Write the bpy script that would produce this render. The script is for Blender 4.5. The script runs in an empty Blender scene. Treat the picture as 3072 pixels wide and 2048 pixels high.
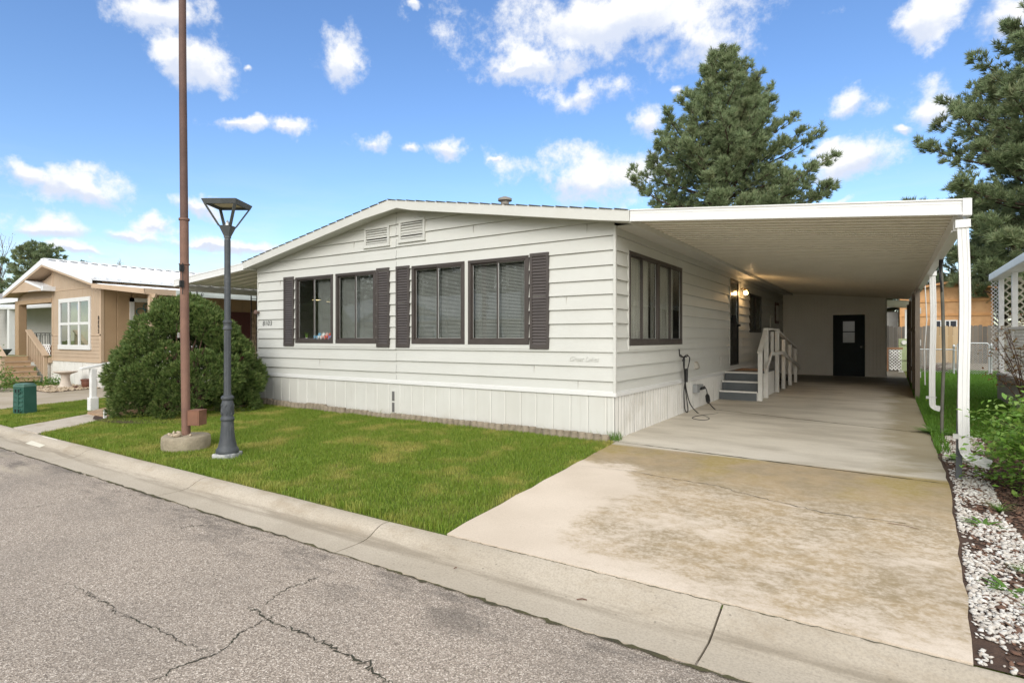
import bpy, math, random
import numpy as np
from mathutils import Vector, Matrix
R = math.radians
random.seed(7); rng = np.random.default_rng(11)
SC = bpy.context.scene
COL = SC.collection
ORG = {}

# ------------------------------------------------------------------ object helpers
def tag(o, label=None, cat=None, group=None, kind=None):
    if label: o['label'] = label
    if cat: o['category'] = cat
    if group: o['group'] = group
    if kind: o['kind'] = kind
    return o

def thing(name, label, cat, loc=(0, 0, 0), group=None):
    o = bpy.data.objects.new(name, None); COL.objects.link(o)
    o.location = loc; o.empty_display_size = .2
    ORG[o.name] = Vector(loc)
    return tag(o, label, cat, group)

def copy_tree(o, parent=None):
    c = o.copy(); COL.objects.link(c); ORG[c.name] = ORG.get(o.name, Vector())
    if parent is not None: c.parent = parent
    for ch in list(o.children): copy_tree(ch, c)
    return c

class MB:
    def __init__(s, T=None):
        s.v = []; s.f = []; s.m = []; s.T = T
    def add(s, verts, faces, m=0):
        b = len(s.v)
        if s.T: verts = [s.T(*p) for p in verts]
        s.v.extend([tuple(p) for p in verts])
        for f in faces: s.f.append(tuple(b + i for i in f)); s.m.append(m)
    def poly(s, pts, m=0): s.add(pts, [tuple(range(len(pts)))], m)
    def box(s, x0, x1, y0, y1, z0, z1, m=0):
        s.hexa([(x0,y0,z0),(x1,y0,z0),(x1,y1,z0),(x0,y1,z0),(x0,y0,z1),(x1,y0,z1),(x1,y1,z1),(x0,y1,z1)], m)
    def hexa(s, p, m=0):
        s.add(p, [(3,2,1,0),(4,5,6,7),(0,1,5,4),(1,2,6,5),(2,3,7,6),(3,0,4,7)], m)
    def beam(s, p, q, w, h, m=0, up=(0,0,1)):
        p, q = Vector(p), Vector(q); d = (q - p).normalized(); u = Vector(up)
        if abs(d.dot(u)) > .98: u = Vector((1,0,0))
        a = d.cross(u).normalized() * (w/2); b = a.cross(d).normalized() * (h/2)
        s.hexa([p-a-b, p+a-b, q+a-b, q-a-b, p-a+b, p+a+b, q+a+b, q-a+b], m)
    def tube(s, pts, r, n=8, m=0, cap=True):
        pts = [Vector(p) for p in pts]; k = len(pts)
        rr = r if hasattr(r, '__len__') else [r]*k
        base = len(s.v); vs = []; prev = None
        for i, p in enumerate(pts):
            d = (pts[min(i+1,k-1)] - pts[max(i-1,0)]).normalized()
            if prev is None:
                u = Vector((0,0,1)) if abs(d.z) < .9 else Vector((1,0,0))
                a = d.cross(u).normalized()
            else:
                a = (prev - d*prev.dot(d)).normalized()
            prev = a; b = d.cross(a)
            for j in range(n):
                t = 2*math.pi*j/n
                vs.append(p + (a*math.cos(t) + b*math.sin(t))*rr[i])
        fs = []
        for i in range(k-1):
            for j in range(n):
                j2 = (j+1) % n
                fs.append((i*n+j, i*n+j2, (i+1)*n+j2, (i+1)*n+j))
        if cap: fs.append(tuple(range(n-1,-1,-1))); fs.append(tuple((k-1)*n+j for j in range(n)))
        s.add(vs, fs, m)
    def lathe(s, prof, n=24, c=(0,0,0), m=0, sx=1, sy=1, flute=0, fz=(0,0)):
        vs = []; fs = []
        for (r, z) in prof:
            for j in range(n):
                t = 2*math.pi*j/n; q = r
                if flute and fz[0] <= z <= fz[1] and j % 2: q = r*(1-flute)
                vs.append((c[0]+q*sx*math.cos(t), c[1]+q*sy*math.sin(t), c[2]+z))
        k = len(prof)
        for i in range(k-1):
            for j in range(n):
                j2 = (j+1) % n
                fs.append((i*n+j, i*n+j2, (i+1)*n+j2, (i+1)*n+j))
        fs.append(tuple(range(n-1,-1,-1))); fs.append(tuple((k-1)*n+j for j in range(n)))
        s.add(vs, fs, m)
    def prism(s, pts, off, m=0):
        off = Vector(off); n = len(pts); p = [Vector(q) for q in pts]
        vs = p + [q+off for q in p]
        fs = [tuple(range(n-1,-1,-1)), tuple(range(n, 2*n))] + [(i,(i+1)%n,n+(i+1)%n,n+i) for i in range(n)]
        s.add(vs, fs, m)
    def build(s, name, mats, parent=None, smooth=None, bevel=0, kind=None, loc=None):
        if not isinstance(mats, (list, tuple)): mats = [mats]
        o_ = ORG.get(parent.name, Vector()) if parent is not None else Vector(loc or (0,0,0))
        me = bpy.data.meshes.new(name)
        me.from_pydata([(x-o_.x, y-o_.y, z-o_.z) for x,y,z in s.v], [], s.f)
        for m in mats: me.materials.append(m)
        if len(mats) > 1: me.polygons.foreach_set('material_index', s.m)
        if smooth is not None:
            me.polygons.foreach_set('use_smooth', [True]*len(me.polygons))
            if smooth < 179: me.set_sharp_from_angle(angle=R(smooth))
        me.update()
        o = bpy.data.objects.new(name, me); COL.objects.link(o)
        ORG[o.name] = o_
        if parent is not None: o.parent = parent
        else: o.location = o_
        if bevel:
            b = o.modifiers.new('bevel', 'BEVEL'); b.width = bevel; b.segments = 2; b.limit_method = 'ANGLE'; b.angle_limit = R(40)
        if kind: o['kind'] = kind
        return o

def np_mesh(name, V, F, mat, parent=None, loc=(0,0,0), smooth=False, mats=None, mi=None):
    """V (n,3), F (m,k) numpy arrays, k = 3 or 4"""
    me = bpy.data.meshes.new(name)
    V = np.asarray(V, dtype=np.float32) - np.asarray(ORG[parent.name] if parent is not None else loc, dtype=np.float32)
    F = np.asarray(F, dtype=np.int32); m, k = F.shape
    me.vertices.add(len(V)); me.vertices.foreach_set('co', V.ravel())
    me.loops.add(m*k); me.loops.foreach_set('vertex_index', F.ravel())
    me.polygons.add(m); me.polygons.foreach_set('loop_start', np.arange(0, m*k, k, dtype=np.int32))
    try: me.polygons.foreach_set('loop_total', np.full(m, k, dtype=np.int32))
    except Exception: pass
    for mm in (mats or [mat]): me.materials.append(mm)
    if mi is not None: me.polygons.foreach_set('material_index', np.asarray(mi, dtype=np.int32))
    if smooth: me.polygons.foreach_set('use_smooth', np.ones(m, dtype=bool))
    me.update(calc_edges=True); me.validate()
    o = bpy.data.objects.new(name, me); COL.objects.link(o)
    if parent is not None: o.parent = parent; ORG[o.name] = ORG[parent.name]
    else: o.location = loc; ORG[o.name] = Vector(loc)
    return o

def text_part(name, s, size, mat, parent, M, shear=0, extrude=.004, space=1.0, offset=0):
    cu = bpy.data.curves.new(name, 'FONT'); cu.body = s; cu.size = size; cu.shear = shear
    cu.extrude = extrude; cu.space_character = space; cu.align_x = 'CENTER'; cu.align_y = 'CENTER'; cu.offset = offset
    t = bpy.data.objects.new(name+'_src', cu); COL.objects.link(t)
    dg = bpy.context.evaluated_depsgraph_get()
    me = bpy.data.meshes.new_from_object(t.evaluated_get(dg))
    bpy.data.objects.remove(t); bpy.data.curves.remove(cu)
    me.transform(Matrix.Translation(-ORG[parent.name]) @ M)
    me.materials.clear(); me.materials.append(mat); me.name = name
    o = bpy.data.objects.new(name, me); COL.objects.link(o); o.parent = parent; ORG[o.name] = ORG[parent.name]
    return o

# ------------------------------------------------------------------ materials
class NT:
    def __init__(s, name):
        s.mat = bpy.data.materials.new(name); s.mat.use_nodes = True
        s.t = s.mat.node_tree; s.t.nodes.clear()
        s.out = s.n('ShaderNodeOutputMaterial')
    def n(s, typ, **kw):
        nd = s.t.nodes.new(typ)
        for k, v in kw.items():
            if k == 'ins':
                for a, b in v.items(): s.set(nd.inputs[a], b)
            else: setattr(nd, k, v)
        return nd
    def set(s, sock, v):
        if hasattr(v, 'links') or isinstance(v, bpy.types.NodeSocket): s.t.links.new(v, sock)
        else:
            if hasattr(sock, 'default_value'):
                try: sock.default_value = v
                except Exception: sock.default_value = (*v, 1) if len(v) == 3 else v
    def pos(s, scale=(1,1,1)):
        g = s.n('ShaderNodeNewGeometry').outputs['Position']
        if scale == (1,1,1): return g
        return s.n('ShaderNodeVectorMath', operation='MULTIPLY', ins={0: g, 1: scale}).outputs[0]
    def noise(s, vec, scale, detail=4, rough=.55, dist=0):
        return s.n('ShaderNodeTexNoise', ins={'Vector': vec, 'Scale': scale, 'Detail': detail, 'Roughness': rough, 'Distortion': dist}).outputs[0]
    def vor(s, vec, scale, out='Color', feature='F1', rnd=1):
        return s.n('ShaderNodeTexVoronoi', feature=feature, ins={'Vector': vec, 'Scale': scale, 'Randomness': rnd}).outputs[out]
    def ramp(s, fac, stops, interp='LINEAR'):
        r = s.n('ShaderNodeValToRGB', ins={0: fac}); e = r.color_ramp.elements; r.color_ramp.interpolation = interp
        while len(e) < len(stops): e.new(.5)
        for el, (p, c) in zip(e, stops):
            el.position = p; el.color = (*c, 1) if hasattr(c, '__len__') else (c, c, c, 1)
        return r.outputs[0]
    def math(s, op, a, b=0, clamp=False):
        m = s.n('ShaderNodeMath', operation=op, ins={0: a, 1: b}); m.use_clamp = clamp; return m.outputs[0]
    def mix(s, f, a, b, mode='MIX'):
        m = s.n('ShaderNodeMix', data_type='RGBA', blend_type=mode)
        s.set(m.inputs[0], f)
        for i, v in ((6, a), (7, b)):
            if hasattr(v, '__len__') and not isinstance(v, bpy.types.NodeSocket): v = (*v[:3], 1)
            s.set(m.inputs[i], v)
        return m.outputs[2]
    def step(s, x, a, b):
        return s.n('ShaderNodeMapRange', interpolation_type='SMOOTHSTEP', ins={0: x, 1: a, 2: b, 3: 0., 4: 1.}).outputs[0]
    def xyz(s, vec):
        x = s.n('ShaderNodeSeparateXYZ', ins={0: vec}); return x.outputs
    def bump(s, h, strength=.3, dist=.01):
        return s.n('ShaderNodeBump', ins={'Height': h, 'Strength': strength, 'Distance': dist}).outputs[0]
    def bsdf(s, color, rough=.6, metal=0, normal=None, spec=.4, emis=None, es=0, **kw):
        b = s.n('ShaderNodeBsdfPrincipled')
        if hasattr(color, '__len__') and not isinstance(color, bpy.types.NodeSocket): color = (*color[:3], 1)
        s.set(b.inputs['Base Color'], color); s.set(b.inputs['Roughness'], rough); s.set(b.inputs['Metallic'], metal)
        s.set(b.inputs['Specular IOR Level'], spec)
        if normal is not None: s.set(b.inputs['Normal'], normal)
        if emis: s.set(b.inputs['Emission Color'], (*emis, 1)); s.set(b.inputs['Emission Strength'], es)
        return b.outputs[0]
    def done(s, sh): s.t.links.new(sh, s.out.inputs[0]); return s.mat

def surf(name, c1, c2=None, scale=4, rough=.6, bump=.15, bscale=40, stretch=(1,1,1), metal=0, spec=.4, dist=.004, grime=None):
    """painted / plain surface: broad tonal drift, fine grain, grain bump, optional dirt colour"""
    t = NT(name); c2 = c2 or tuple(x*.86 for x in c1)
    p = t.pos(); ps = t.pos(stretch)
    col = t.mix(t.step(t.noise(p, scale, 5, .6), .3, .72), c1, c2)
    fine = t.noise(ps, bscale, 4, .6)
    col = t.mix(t.math('MULTIPLY', fine, .22), col, tuple(x*.6 for x in c1))
    if grime:
        g = t.step(t.noise(p, scale*.55, 7, .68), .53, .75)
        col = t.mix(t.math('MULTIPLY', g, .7), col, grime)
    ro = t.math('ADD', t.math('MULTIPLY', t.noise(p, scale*2.3, 3), .25), rough-.12)
    return t.done(t.bsdf(col, ro, metal, t.bump(fine, bump, dist), spec))

def island(name, cols, rough=.7, bump=.2, bscale=60, stretch=(1,1,1), trans=0, jitter=.25, spec=.3, patch=None):
    """a colour picked per loose piece (leaf, board, pebble) plus position noise"""
    t = NT(name)
    r = t.n('ShaderNodeNewGeometry').outputs['Random Per Island']
    n = len(cols)
    col = t.ramp(r, [(i/max(1, n-1), c) for i, c in enumerate(cols)])
    p = t.pos(); nz = t.noise(p, 9, 3)
    col = t.mix(t.math('MULTIPLY', nz, jitter), col, tuple(x*.55 for x in cols[0]))
    if patch:
        f = t.step(t.noise(p, patch[1], 5, .62), patch[2], patch[3])
        col = t.mix(t.math('MULTIPLY', f, patch[4]), col, patch[0])
    sh = t.bsdf(col, rough, 0, t.bump(t.noise(t.pos(stretch), bscale, 3), bump, .004) if bump else None, spec)
    if trans:
        tr = t.n('ShaderNodeBsdfTranslucent'); t.set(tr.inputs[0], col)
        sh = t.n('ShaderNodeMixShader', ins={0: trans, 1: sh, 2: tr.outputs[0]}).outputs[0]
    return t.done(sh)

def glass_mat(name, tint=(.975,.985,.975)):
    t = NT(name)
    fr = t.n('ShaderNodeFresnel', ins={'IOR': 1.62}).outputs[0]
    wob = t.bump(t.noise(t.pos(), 2.2, 1), .015, .05)
    gl = t.n('ShaderNodeBsdfGlossy', ins={'Roughness': .01, 'Normal': wob}); gl.inputs[0].default_value = (.95,.98,1,1)
    tr = t.n('ShaderNodeBsdfTransparent'); tr.inputs[0].default_value = (*tint, 1)
    bf = t.n('ShaderNodeNewGeometry').outputs['Backfacing']
    f = t.math('MULTIPLY', t.math('MULTIPLY', fr, 1.9, True), t.math('SUBTRACT', 1, bf))
    return t.done(t.n('ShaderNodeMixShader', ins={0: f, 1: tr.outputs[0], 2: gl.outputs[0]}).outputs[0])

def plain(name, c, rough=.6, metal=0, spec=.4): 
    return surf(name, c, rough=rough, metal=metal, spec=spec, bump=.05, scale=6)

M = {}
M['siding'] = surf('white_siding_paint', (.565,.562,.525), (.535,.530,.492), 1.2, .55, .22, 14, (1.2,1.2,30))
M['skirt'] = surf('skirting_paint', (.565,.558,.520), (.53,.52,.478), 1.6, .5, .1, 30, (3,3,.6), grime=(.66,.63,.57))
def skirt_mat():
    t = NT('skirting_paint'); p = t.pos(); z = t.xyz(p)[2]
    col = t.mix(t.step(t.noise(p, 1.6, 5, .6), .3, .72), (.565,.558,.520), (.53,.52,.478))
    sp = t.math('MULTIPLY', t.step(t.math('ADD', z, t.math('MULTIPLY', t.noise(t.pos((1,1,.5)), 7, 6, .7), .22)), .27, .06), t.step(t.noise(p, 3, 6, .7), .32, .62))
    col = t.mix(t.math('MULTIPLY', sp, .55), col, (.30,.25,.17))
    st = t.math('MULTIPLY', t.step(t.noise(t.pos((9,9,.5)), 2, 5, .65), .56, .72), .35)
    col = t.mix(st, col, (.45,.43,.385))
    return t.done(t.bsdf(col, .5, 0, t.bump(t.noise(t.pos((3,3,.6)), 30, 3), .1, .004), .4))
M['skirt'] = skirt_mat()
M['trim'] = surf('white_trim_paint', (.585,.578,.54), (.55,.542,.50), 2, .45, .06, 30)
M['alu'] = surf('white_enamel_aluminium', (.70,.695,.68), (.67,.665,.645), 3, .38, .03, 30, spec=.5)
M['pan'] = surf('carport_pan_enamel', (.93,.90,.82), (.91,.875,.79), 1.1, .36, .03, 25, spec=.6)
M['brown'] = surf('brown_window_metal', (.068,.056,.050), (.054,.044,.039), 5, .45, .08, 50)
M['shut'] = surf('brown_shutter_plastic', (.072,.060,.055), (.058,.048,.044), 4, .5, .1, 60)
M['dkline'] = plain('dark_gasket', (.02,.02,.02), .6)
M['silver'] = plain('aluminium_bead', (.62,.62,.60), .35, .6)
M['glass'] = glass_mat('window_glass')
M['blind'] = surf('blind_slats', (.34,.345,.325), rough=.5, bump=0)
M['curtain'] = surf('sheer_curtain', (.52,.50,.45), (.40,.385,.345), 2, .8, .2, 20, (8,8,.2))
M['dark'] = plain('dark_interior', (.06,.06,.055), .8)
M['shingle'] = surf('roof_shingle', (.10,.09,.085), (.06,.055,.05), 3, .9, .5, 60, dist=.01)
M['seam'] = plain('pan_seam_shade', (.64,.60,.51), .6)  # darker seam lips: shadow lines between pans put into the colour
M['black'] = plain('black_paint', (.012,.013,.015), .4)
M['storm'] = surf('dark_door_paint', (.010,.012,.014), (.007,.009,.011), 3, .4, .05, 40, spec=.25)
M['teal'] = surf('green_black_door', (.005,.014,.015), (.004,.010,.011), 3, .5, .05, 40, spec=.2)
M['greypaint'] = surf('grey_step_paint', (.115,.125,.13), (.095,.105,.11), 4, .55, .15, 40)
M['whitewood'] = surf('white_wood_paint', (.74,.72,.68), (.66,.64,.59), 3, .6, .2, 40, (1,1,.3), grime=(.5,.47,.42))
M['shedwall'] = surf('shed_panel_paint', (.88,.85,.78), (.83,.80,.73), 1.2, .6, .15, 30, (6,6,.3))
M['lamp'] = surf('lamp_post_paint', (.045,.05,.057), (.062,.068,.075), 9, .55, .2, 50, grime=(.12,.125,.13))
M['lampchip'] = surf('chipped_base_paint', (.48,.48,.47), (.1,.11,.12), 14, .8, .3, 40)
M['rust'] = surf('rusty_brown_steel', (.215,.118,.083), (.16,.086,.064), 3.2, .7, .25, 45, (1,1,.35), grime=(.10,.058,.045))
M['rusttop'] = surf('rusty_brown_steel_mast', (.125,.07,.055), (.095,.055,.045), 3, .7, .25, 45, (1,1,.35))
M['post_conc'] = surf('weathered_concrete', (.34,.29,.21), (.22,.185,.13), 6, .9, .7, 35, dist=.02, grime=(.15,.13,.09))
M['stone'] = surf('pale_river_stone', (.46,.38,.28), (.36,.29,.21), 9, .8, .15, 40)
M['edge'] = surf('edging_concrete', (.30,.25,.185), (.2,.165,.12), 8, .9, .5, 50, grime=(.11,.10,.07))
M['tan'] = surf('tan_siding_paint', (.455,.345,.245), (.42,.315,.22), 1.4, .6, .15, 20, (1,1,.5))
M['tandk'] = surf('tan_side_shade', (.40,.275,.165), (.36,.245,.145), 1.4, .6, .15, 20, (1,1,.5))  # darker tan copy: side-wall shade put into the colour, shared by porch parts
M['tantrim'] = surf('tan_trim_paint', (.52,.39,.275), (.48,.355,.245), 2, .6, .1, 30)
M['tanstep'] = surf('tan_step_wood', (.60,.43,.26), (.52,.37,.22), 3, .65, .2, 30, (6,.5,6))
M['metalroof'] = surf('white_metal_roof', (.78,.79,.80), (.72,.73,.75), .8, .4, .03, 20, spec=.5)
M['gutgreen'] = surf('grey_gutter_metal', (.55,.58,.54), rough=.4, bump=.03)
M['greysid'] = surf('grey_vinyl_siding', (.50,.475,.44), (.46,.435,.40), 1, .6, .1, 20)
M['iron'] = plain('wrought_iron_brown', (.045,.032,.028), .6)
M['pink'] = surf('pale_pink_panel', (.62,.5,.46), rough=.6)
M['maroon'] = plain('maroon_door', (.11,.035,.03), .5)
M['pedgreen'] = surf('green_utility_plastic', (.022,.085,.062), (.03,.10,.075), 5, .45, .06, 60, spec=.5)
M['pedtop'] = surf('faded_green_plastic', (.10,.19,.155), (.06,.14,.11), 6, .5, .06, 60)
M['terra'] = surf('terracotta_glaze', (.17,.065,.04), (.12,.045,.03), 8, .5, .1, 40)
M['bath'] = surf('cast_stone', (.62,.54,.46), (.5,.43,.36), 12, .85, .4, 40)
M['cable'] = plain('black_rubber', (.018,.018,.018), .5)
M['greybox'] = plain('grey_plastic_box', (.30,.31,.31), .5)
M['orangewood'] = surf('stained_plywood', (.62,.355,.165), (.48,.255,.105), 2.5, .65, .2, 14, (4,4,.35), grime=(.36,.15,.045))
M['batten'] = surf('stained_batten', (.66,.35,.14), (.55,.27,.1), 3, .65, .2, 20)
M['fence'] = island('weathered_fence_boards', [(.11,.098,.085),(.17,.15,.125),(.075,.068,.06),(.2,.172,.14),(.13,.118,.105)], .85, .5, 25, (5,5,.5), patch=((.09,.075,.065),2.2,.5,.75,.7))
M['newfence'] = island('newer_fence_boards', [(.42,.30,.17),(.35,.24,.13),(.46,.34,.21)], .8, .4, 25, (5,5,.5))
M['fencebase'] = surf('fence_kick_board', (.28,.24,.2), (.2,.17,.14), 3, .85, .3, 20, (.4,3,3))
M['galv'] = surf('galvanised_steel', (.50,.52,.53), (.42,.44,.45), 6, .4, .05, 40, metal=.5)
M['meter'] = surf('meter_green_enamel', (.32,.37,.2), (.28,.32,.17), 3, .5, .05, 40)
M['lattice'] = surf('white_lattice_plastic', (.80,.79,.77), rough=.5, bump=.05)
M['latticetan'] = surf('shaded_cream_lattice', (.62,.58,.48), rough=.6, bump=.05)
M['greydeck'] = surf('grey_deck_paint', (.30,.29,.275), (.25,.24,.225), 3, .7, .2, 30, (4,4,.4))
M['brownwood'] = surf('brown_wood_frame', (.27,.14,.075), rough=.7)
M['rampwood'] = surf('worn_plywood', (.40,.275,.175), (.30,.19,.115), 5, .8, .3, 25, (.5,6,6))
M['darkscreen'] = island('dark_screen_boards', [(.045,.036,.03),(.10,.08,.065),(.16,.125,.095),(.06,.05,.042)], .8, .3, 20, (4,4,.4))
M['pale'] = surf('pale_paint', (.70,.68,.64), rough=.5)
M['doormat'] = surf('woven_doormat', (.22,.10,.07), (.4,.3,.18), 14, .95, .5, 120)
M['bark'] = surf('pine_bark', (.105,.07,.05), (.06,.042,.03), 5, .95, .8, 14, (1,1,.3), dist=.03)
M['twigbark'] = surf('twig_bark', (.17,.10,.07), (.10,.06,.045), 12, .9, .4, 40)
M['pine'] = island('pine_needles', [(.175,.235,.115),(.25,.32,.155),(.205,.27,.135),(.34,.39,.21),(.23,.245,.13)], .6, 0, trans=.28, jitter=.35, patch=((.24,.225,.12),.8,.52,.7,.5))
M['yew'] = island('yew_needles', [(.07,.13,.032),(.125,.19,.05),(.095,.16,.04),(.27,.31,.10),(.08,.13,.035)], .5, 0, trans=.22, jitter=.3)
M['conifer'] = island('far_conifer_leaves', [(.03,.055,.02),(.055,.085,.03),(.04,.07,.025)], .7, 0, trans=.2)
M['rose'] = island('rose_leaves', [(.17,.33,.045),(.25,.44,.075),(.13,.27,.04),(.35,.48,.11),(.19,.36,.06)], .4, 0, trans=.35, jitter=.15, spec=.5)
M['redleaf'] = island('bronze_young_leaves', [(.24,.10,.05),(.30,.2,.07),(.2,.16,.05),(.32,.14,.07),(.24,.24,.08)], .5, 0, trans=.35, jitter=.2)
M['bud'] = island('yellow_green_buds', [(.30,.28,.08),(.24,.22,.07),(.36,.32,.12)], .7, 0, trans=.3)
M['pinkleaf'] = island('pinkish_spring_leaves', [(.30,.2,.14),(.36,.25,.18),(.25,.18,.1)], .7, 0, trans=.3)
M['grass'] = island('lawn_grass', [(.137,.23,.021),(.208,.297,.034),(.163,.25,.025),(.29,.336,.058),(.112,.2,.017)], .55, 0, trans=.35, jitter=.12, patch=((.48,.40,.12),1.3,.48,.66,.66))
M['grassfar'] = island('back_lawn_grass', [(.085,.20,.022),(.12,.25,.03),(.10,.22,.026),(.14,.27,.036)], .55, 0, trans=.35, jitter=.12)
M['weed'] = island('weed_leaves', [(.10,.2,.03),(.16,.28,.05),(.08,.17,.025)], .5, 0, trans=.3)
M['pebble'] = island('white_marble_chips', [(.60,.57,.52),(.46,.42,.37),(.68,.66,.62),(.34,.29,.24),(.56,.52,.47)], .7, .1, 60, jitter=.2)
M['tanpebble'] = island('tan_pebbles', [(.5,.4,.28),(.36,.27,.18),(.6,.5,.37),(.28,.2,.14)], .8, .1, 60)
M['chip'] = island('bark_mulch_chips', [(.12,.065,.045),(.19,.105,.07),(.08,.05,.036),(.24,.16,.115)], .9, .3, 60)

# light balance
SUN_E, EXPO = 1.5, 0.74
SKY = dict(hue=.507, sat=1.17, val=1.32, shade=(4.5,4.9,5.8), white=(6.3,6.35,6.4), deck=(9.2,9.2,8.9), decklow=(14.6,14.5,14.0))

CLOUDS = [((-0.3343, 0.807, 0.4869), 0.3927, 0.2737, 0.0681), ((-0.4531, 0.7767, 0.4376), 0.5281, 0.1286, 0.0324), ((-0.2167, 0.8721, 0.4387), 0.2435, 0.0992, 0.0546), ((-0.4043, 0.8242, 0.3965), 0.4561, 0.108, 0.0304), ((-0.4953, 0.7533, 0.4326), 0.5816, 0.069, 0.0233), ((-0.8129, 0.3763, 0.4446), 1.1373, 0.0869, 0.0294), ((-0.8135, 0.4286, 0.3931), 1.0859, 0.0643, 0.0411), ((-0.8285, 0.3959, 0.3959), 1.125, 0.0258, 0.0346), ((-0.7006, 0.5789, 0.4172), 0.8803, 0.0493, 0.0469), ((-0.8189, 0.4766, 0.3198), 1.0437, 0.0655, 0.0154), ((-0.7827, 0.532, 0.323), 0.9739, 0.0465, 0.0159), ((-0.7029, 0.6394, 0.3116), 0.8327, 0.0495, 0.0234), ((-0.6102, 0.7282, 0.3121), 0.6974, 0.0377, 0.024), ((-0.6522, 0.6919, 0.3098), 0.7559, 0.0247, 0.0136), ((-0.9374, 0.2757, 0.2128), 1.2848, 0.0519, 0.0223), ((-0.9231, 0.3263, 0.2034), 1.231, 0.0776, 0.0278), ((-0.9454, 0.2897, 0.149), 1.2735, 0.0789, 0.0231), ((-0.9003, 0.4018, 0.1675), 1.151, 0.0282, 0.0141), ((-0.8731, 0.4471, 0.1943), 1.0976, 0.0427, 0.0176), ((-0.912, 0.3809, 0.1521), 1.1752, 0.0522, 0.014), ((-0.8742, 0.4606, 0.1539), 1.0859, 0.08, 0.0164), ((-0.8387, 0.5238, 0.1495), 1.0125, 0.0705, 0.0187), ((-0.9406, 0.3173, 0.1212), 1.2455, 0.071, 0.0119), ((-0.4267, 0.8615, 0.2752), 0.4598, 0.1675, 0.0632), ((-0.321, 0.8825, 0.3438), 0.3489, 0.0408, 0.0369), ((-0.0472, 0.9436, 0.3278), 0.05, 0.0388, 0.0264), ((0.0435, 0.9481, 0.315), -0.0459, 0.0474, 0.0306), ((0.0045, 0.9543, 0.2987), -0.0048, 0.0139, 0.0101), ((0.0419, 0.9133, 0.4052), -0.0459, 0.0354, 0.0336), ((0.1153, 0.9132, 0.3909), -0.1256, 0.038, 0.0319), ((-0.0428, 0.9652, 0.2581), 0.0443, 0.0713, 0.0444), ((-0.0755, 0.9568, 0.2808), 0.0788, 0.0316, 0.0154), ((-0.2708, 0.8788, 0.393), 0.2989, 0.0178, 0.0093), ((-0.5542, 0.7765, 0.2999), 0.6199, 0.0128, 0.007), ((-0.0828, 0.9759, 0.202), 0.0847, 0.0433, 0.0081), ((-0.5977, 0.6265, 0.5003), 0.7618, 0.0128, 0.0085), ((-0.7876, 0.4782, 0.3885), 1.0251, 0.0101, 0.0073)]

# ------------------------------------------------------------------ terrain
def sstep(x, a, b):
    t = min(1, max(0, (x-a)/(b-a))); return t*t*(3-2*t)
def gz(x, y):
    zr = .0197*max(y, -4.1) if y < 0 else .0085*min(y, 24)
    k = sstep(-x, 8.5, 12.5)
    return zr*(1-k) + (-.078)*k
YC = -4.07      # back of the kerb

def asphalt_mat():
    t = NT('aged_asphalt'); p = t.pos()
    c = t.n('ShaderNodeSeparateColor', ins={0: t.vor(p, 170)}).outputs
    col = t.ramp(c[0], [(0, (.12,.10,.082)), (.3, (.255,.214,.175)), (.65, (.375,.318,.264)), (.88, (.53,.455,.385)), (1, (.76,.68,.59))])
    col = t.mix(t.math('MULTIPLY', c[1], .3), col, (.33,.255,.20))
    big = t.noise(p, .55, 6, .62)
    col = t.mix(t.math('MULTIPLY', t.step(big, .42, .72), .35), col, (.165,.145,.125), 'MIX')
    y = t.xyz(p)[1]
    band = t.math('MULTIPLY', t.step(y, -5.35, -4.75), t.step(t.noise(t.pos((1,2.2,1)), 1.7, 6, .7), .46, .66))
    col = t.mix(t.math('MULTIPLY', band, .55), col, (.075,.066,.058))
    spots = t.step(t.noise(p, 3.1, 5, .7), .66, .76)
    col = t.mix(t.math('MULTIPLY', spots, .08), col, (.10,.088,.075))
    # pale sandy wash near the far end of the gutter
    x = t.xyz(p)[0]
    sand = t.math('MULTIPLY', t.math('MULTIPLY', t.step(x, -8.6, -7.4), t.step(x, -4.6, -6.0)), t.math('MULTIPLY', t.step(y, -5.7, -5.2), t.step(y, -4.6, -4.9)))
    sand = t.math('MULTIPLY', sand, t.step(t.noise(t.pos((.6,2.5,1)), 2, 4), .45, .6))
    col = t.mix(t.math('MULTIPLY', sand, .7), col, (.47,.40,.31))
    h = t.math('ADD', t.vor(p, 170, 'Distance'), t.noise(p, 160, 2))
    return t.done(t.bsdf(col, .9, 0, t.bump(h, .55, .006), .25))

def concrete_mat(name, base, dark, speck, spec_amt=.5):
    t = NT(name); p = t.pos()
    col = t.mix(t.step(t.noise(p, .9, 6, .6), .32, .7), base, dark)
    f = t.noise(p, 70, 3, .7)
    col = t.mix(t.math('MULTIPLY', t.step(f, .38, .70), .45), col, tuple(q*.5 for q in base))
    pits = t.step(t.vor(t.pos((1,1,1)), 20, 'Distance'), .19, .10)
    pits = t.math('MULTIPLY', pits, t.step(t.noise(p, 4, 4), .42, .62))
    pits = t.math('MULTIPLY', pits, t.step(t.xyz(p)[0], -.6, .9))
    col = t.mix(t.math('MULTIPLY', pits, spec_amt), col, speck)
    y = t.xyz(p)[1]
    flow = t.math('MULTIPLY', t.step(y, -4.42, -4.33), t.step(y, -4.20, -4.29))
    flow = t.math('MULTIPLY', flow, t.step(t.noise(t.pos((.5,5,1)), 1.3, 6, .7), .4, .6))
    col = t.mix(t.math('MULTIPLY', flow, .6), col, (.17,.14,.10))
    roll = t.math('MULTIPLY', t.step(t.noise(t.pos((1,1.6,1)), 2.1, 6, .72), .47, .68), t.step(y, -4.35, -4.2))
    col = t.mix(t.math('MULTIPLY', roll, .42), col, (.26,.20,.13))
    return t.done(t.bsdf(col, .88, 0, t.bump(f, .5, .004), .25))

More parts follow.
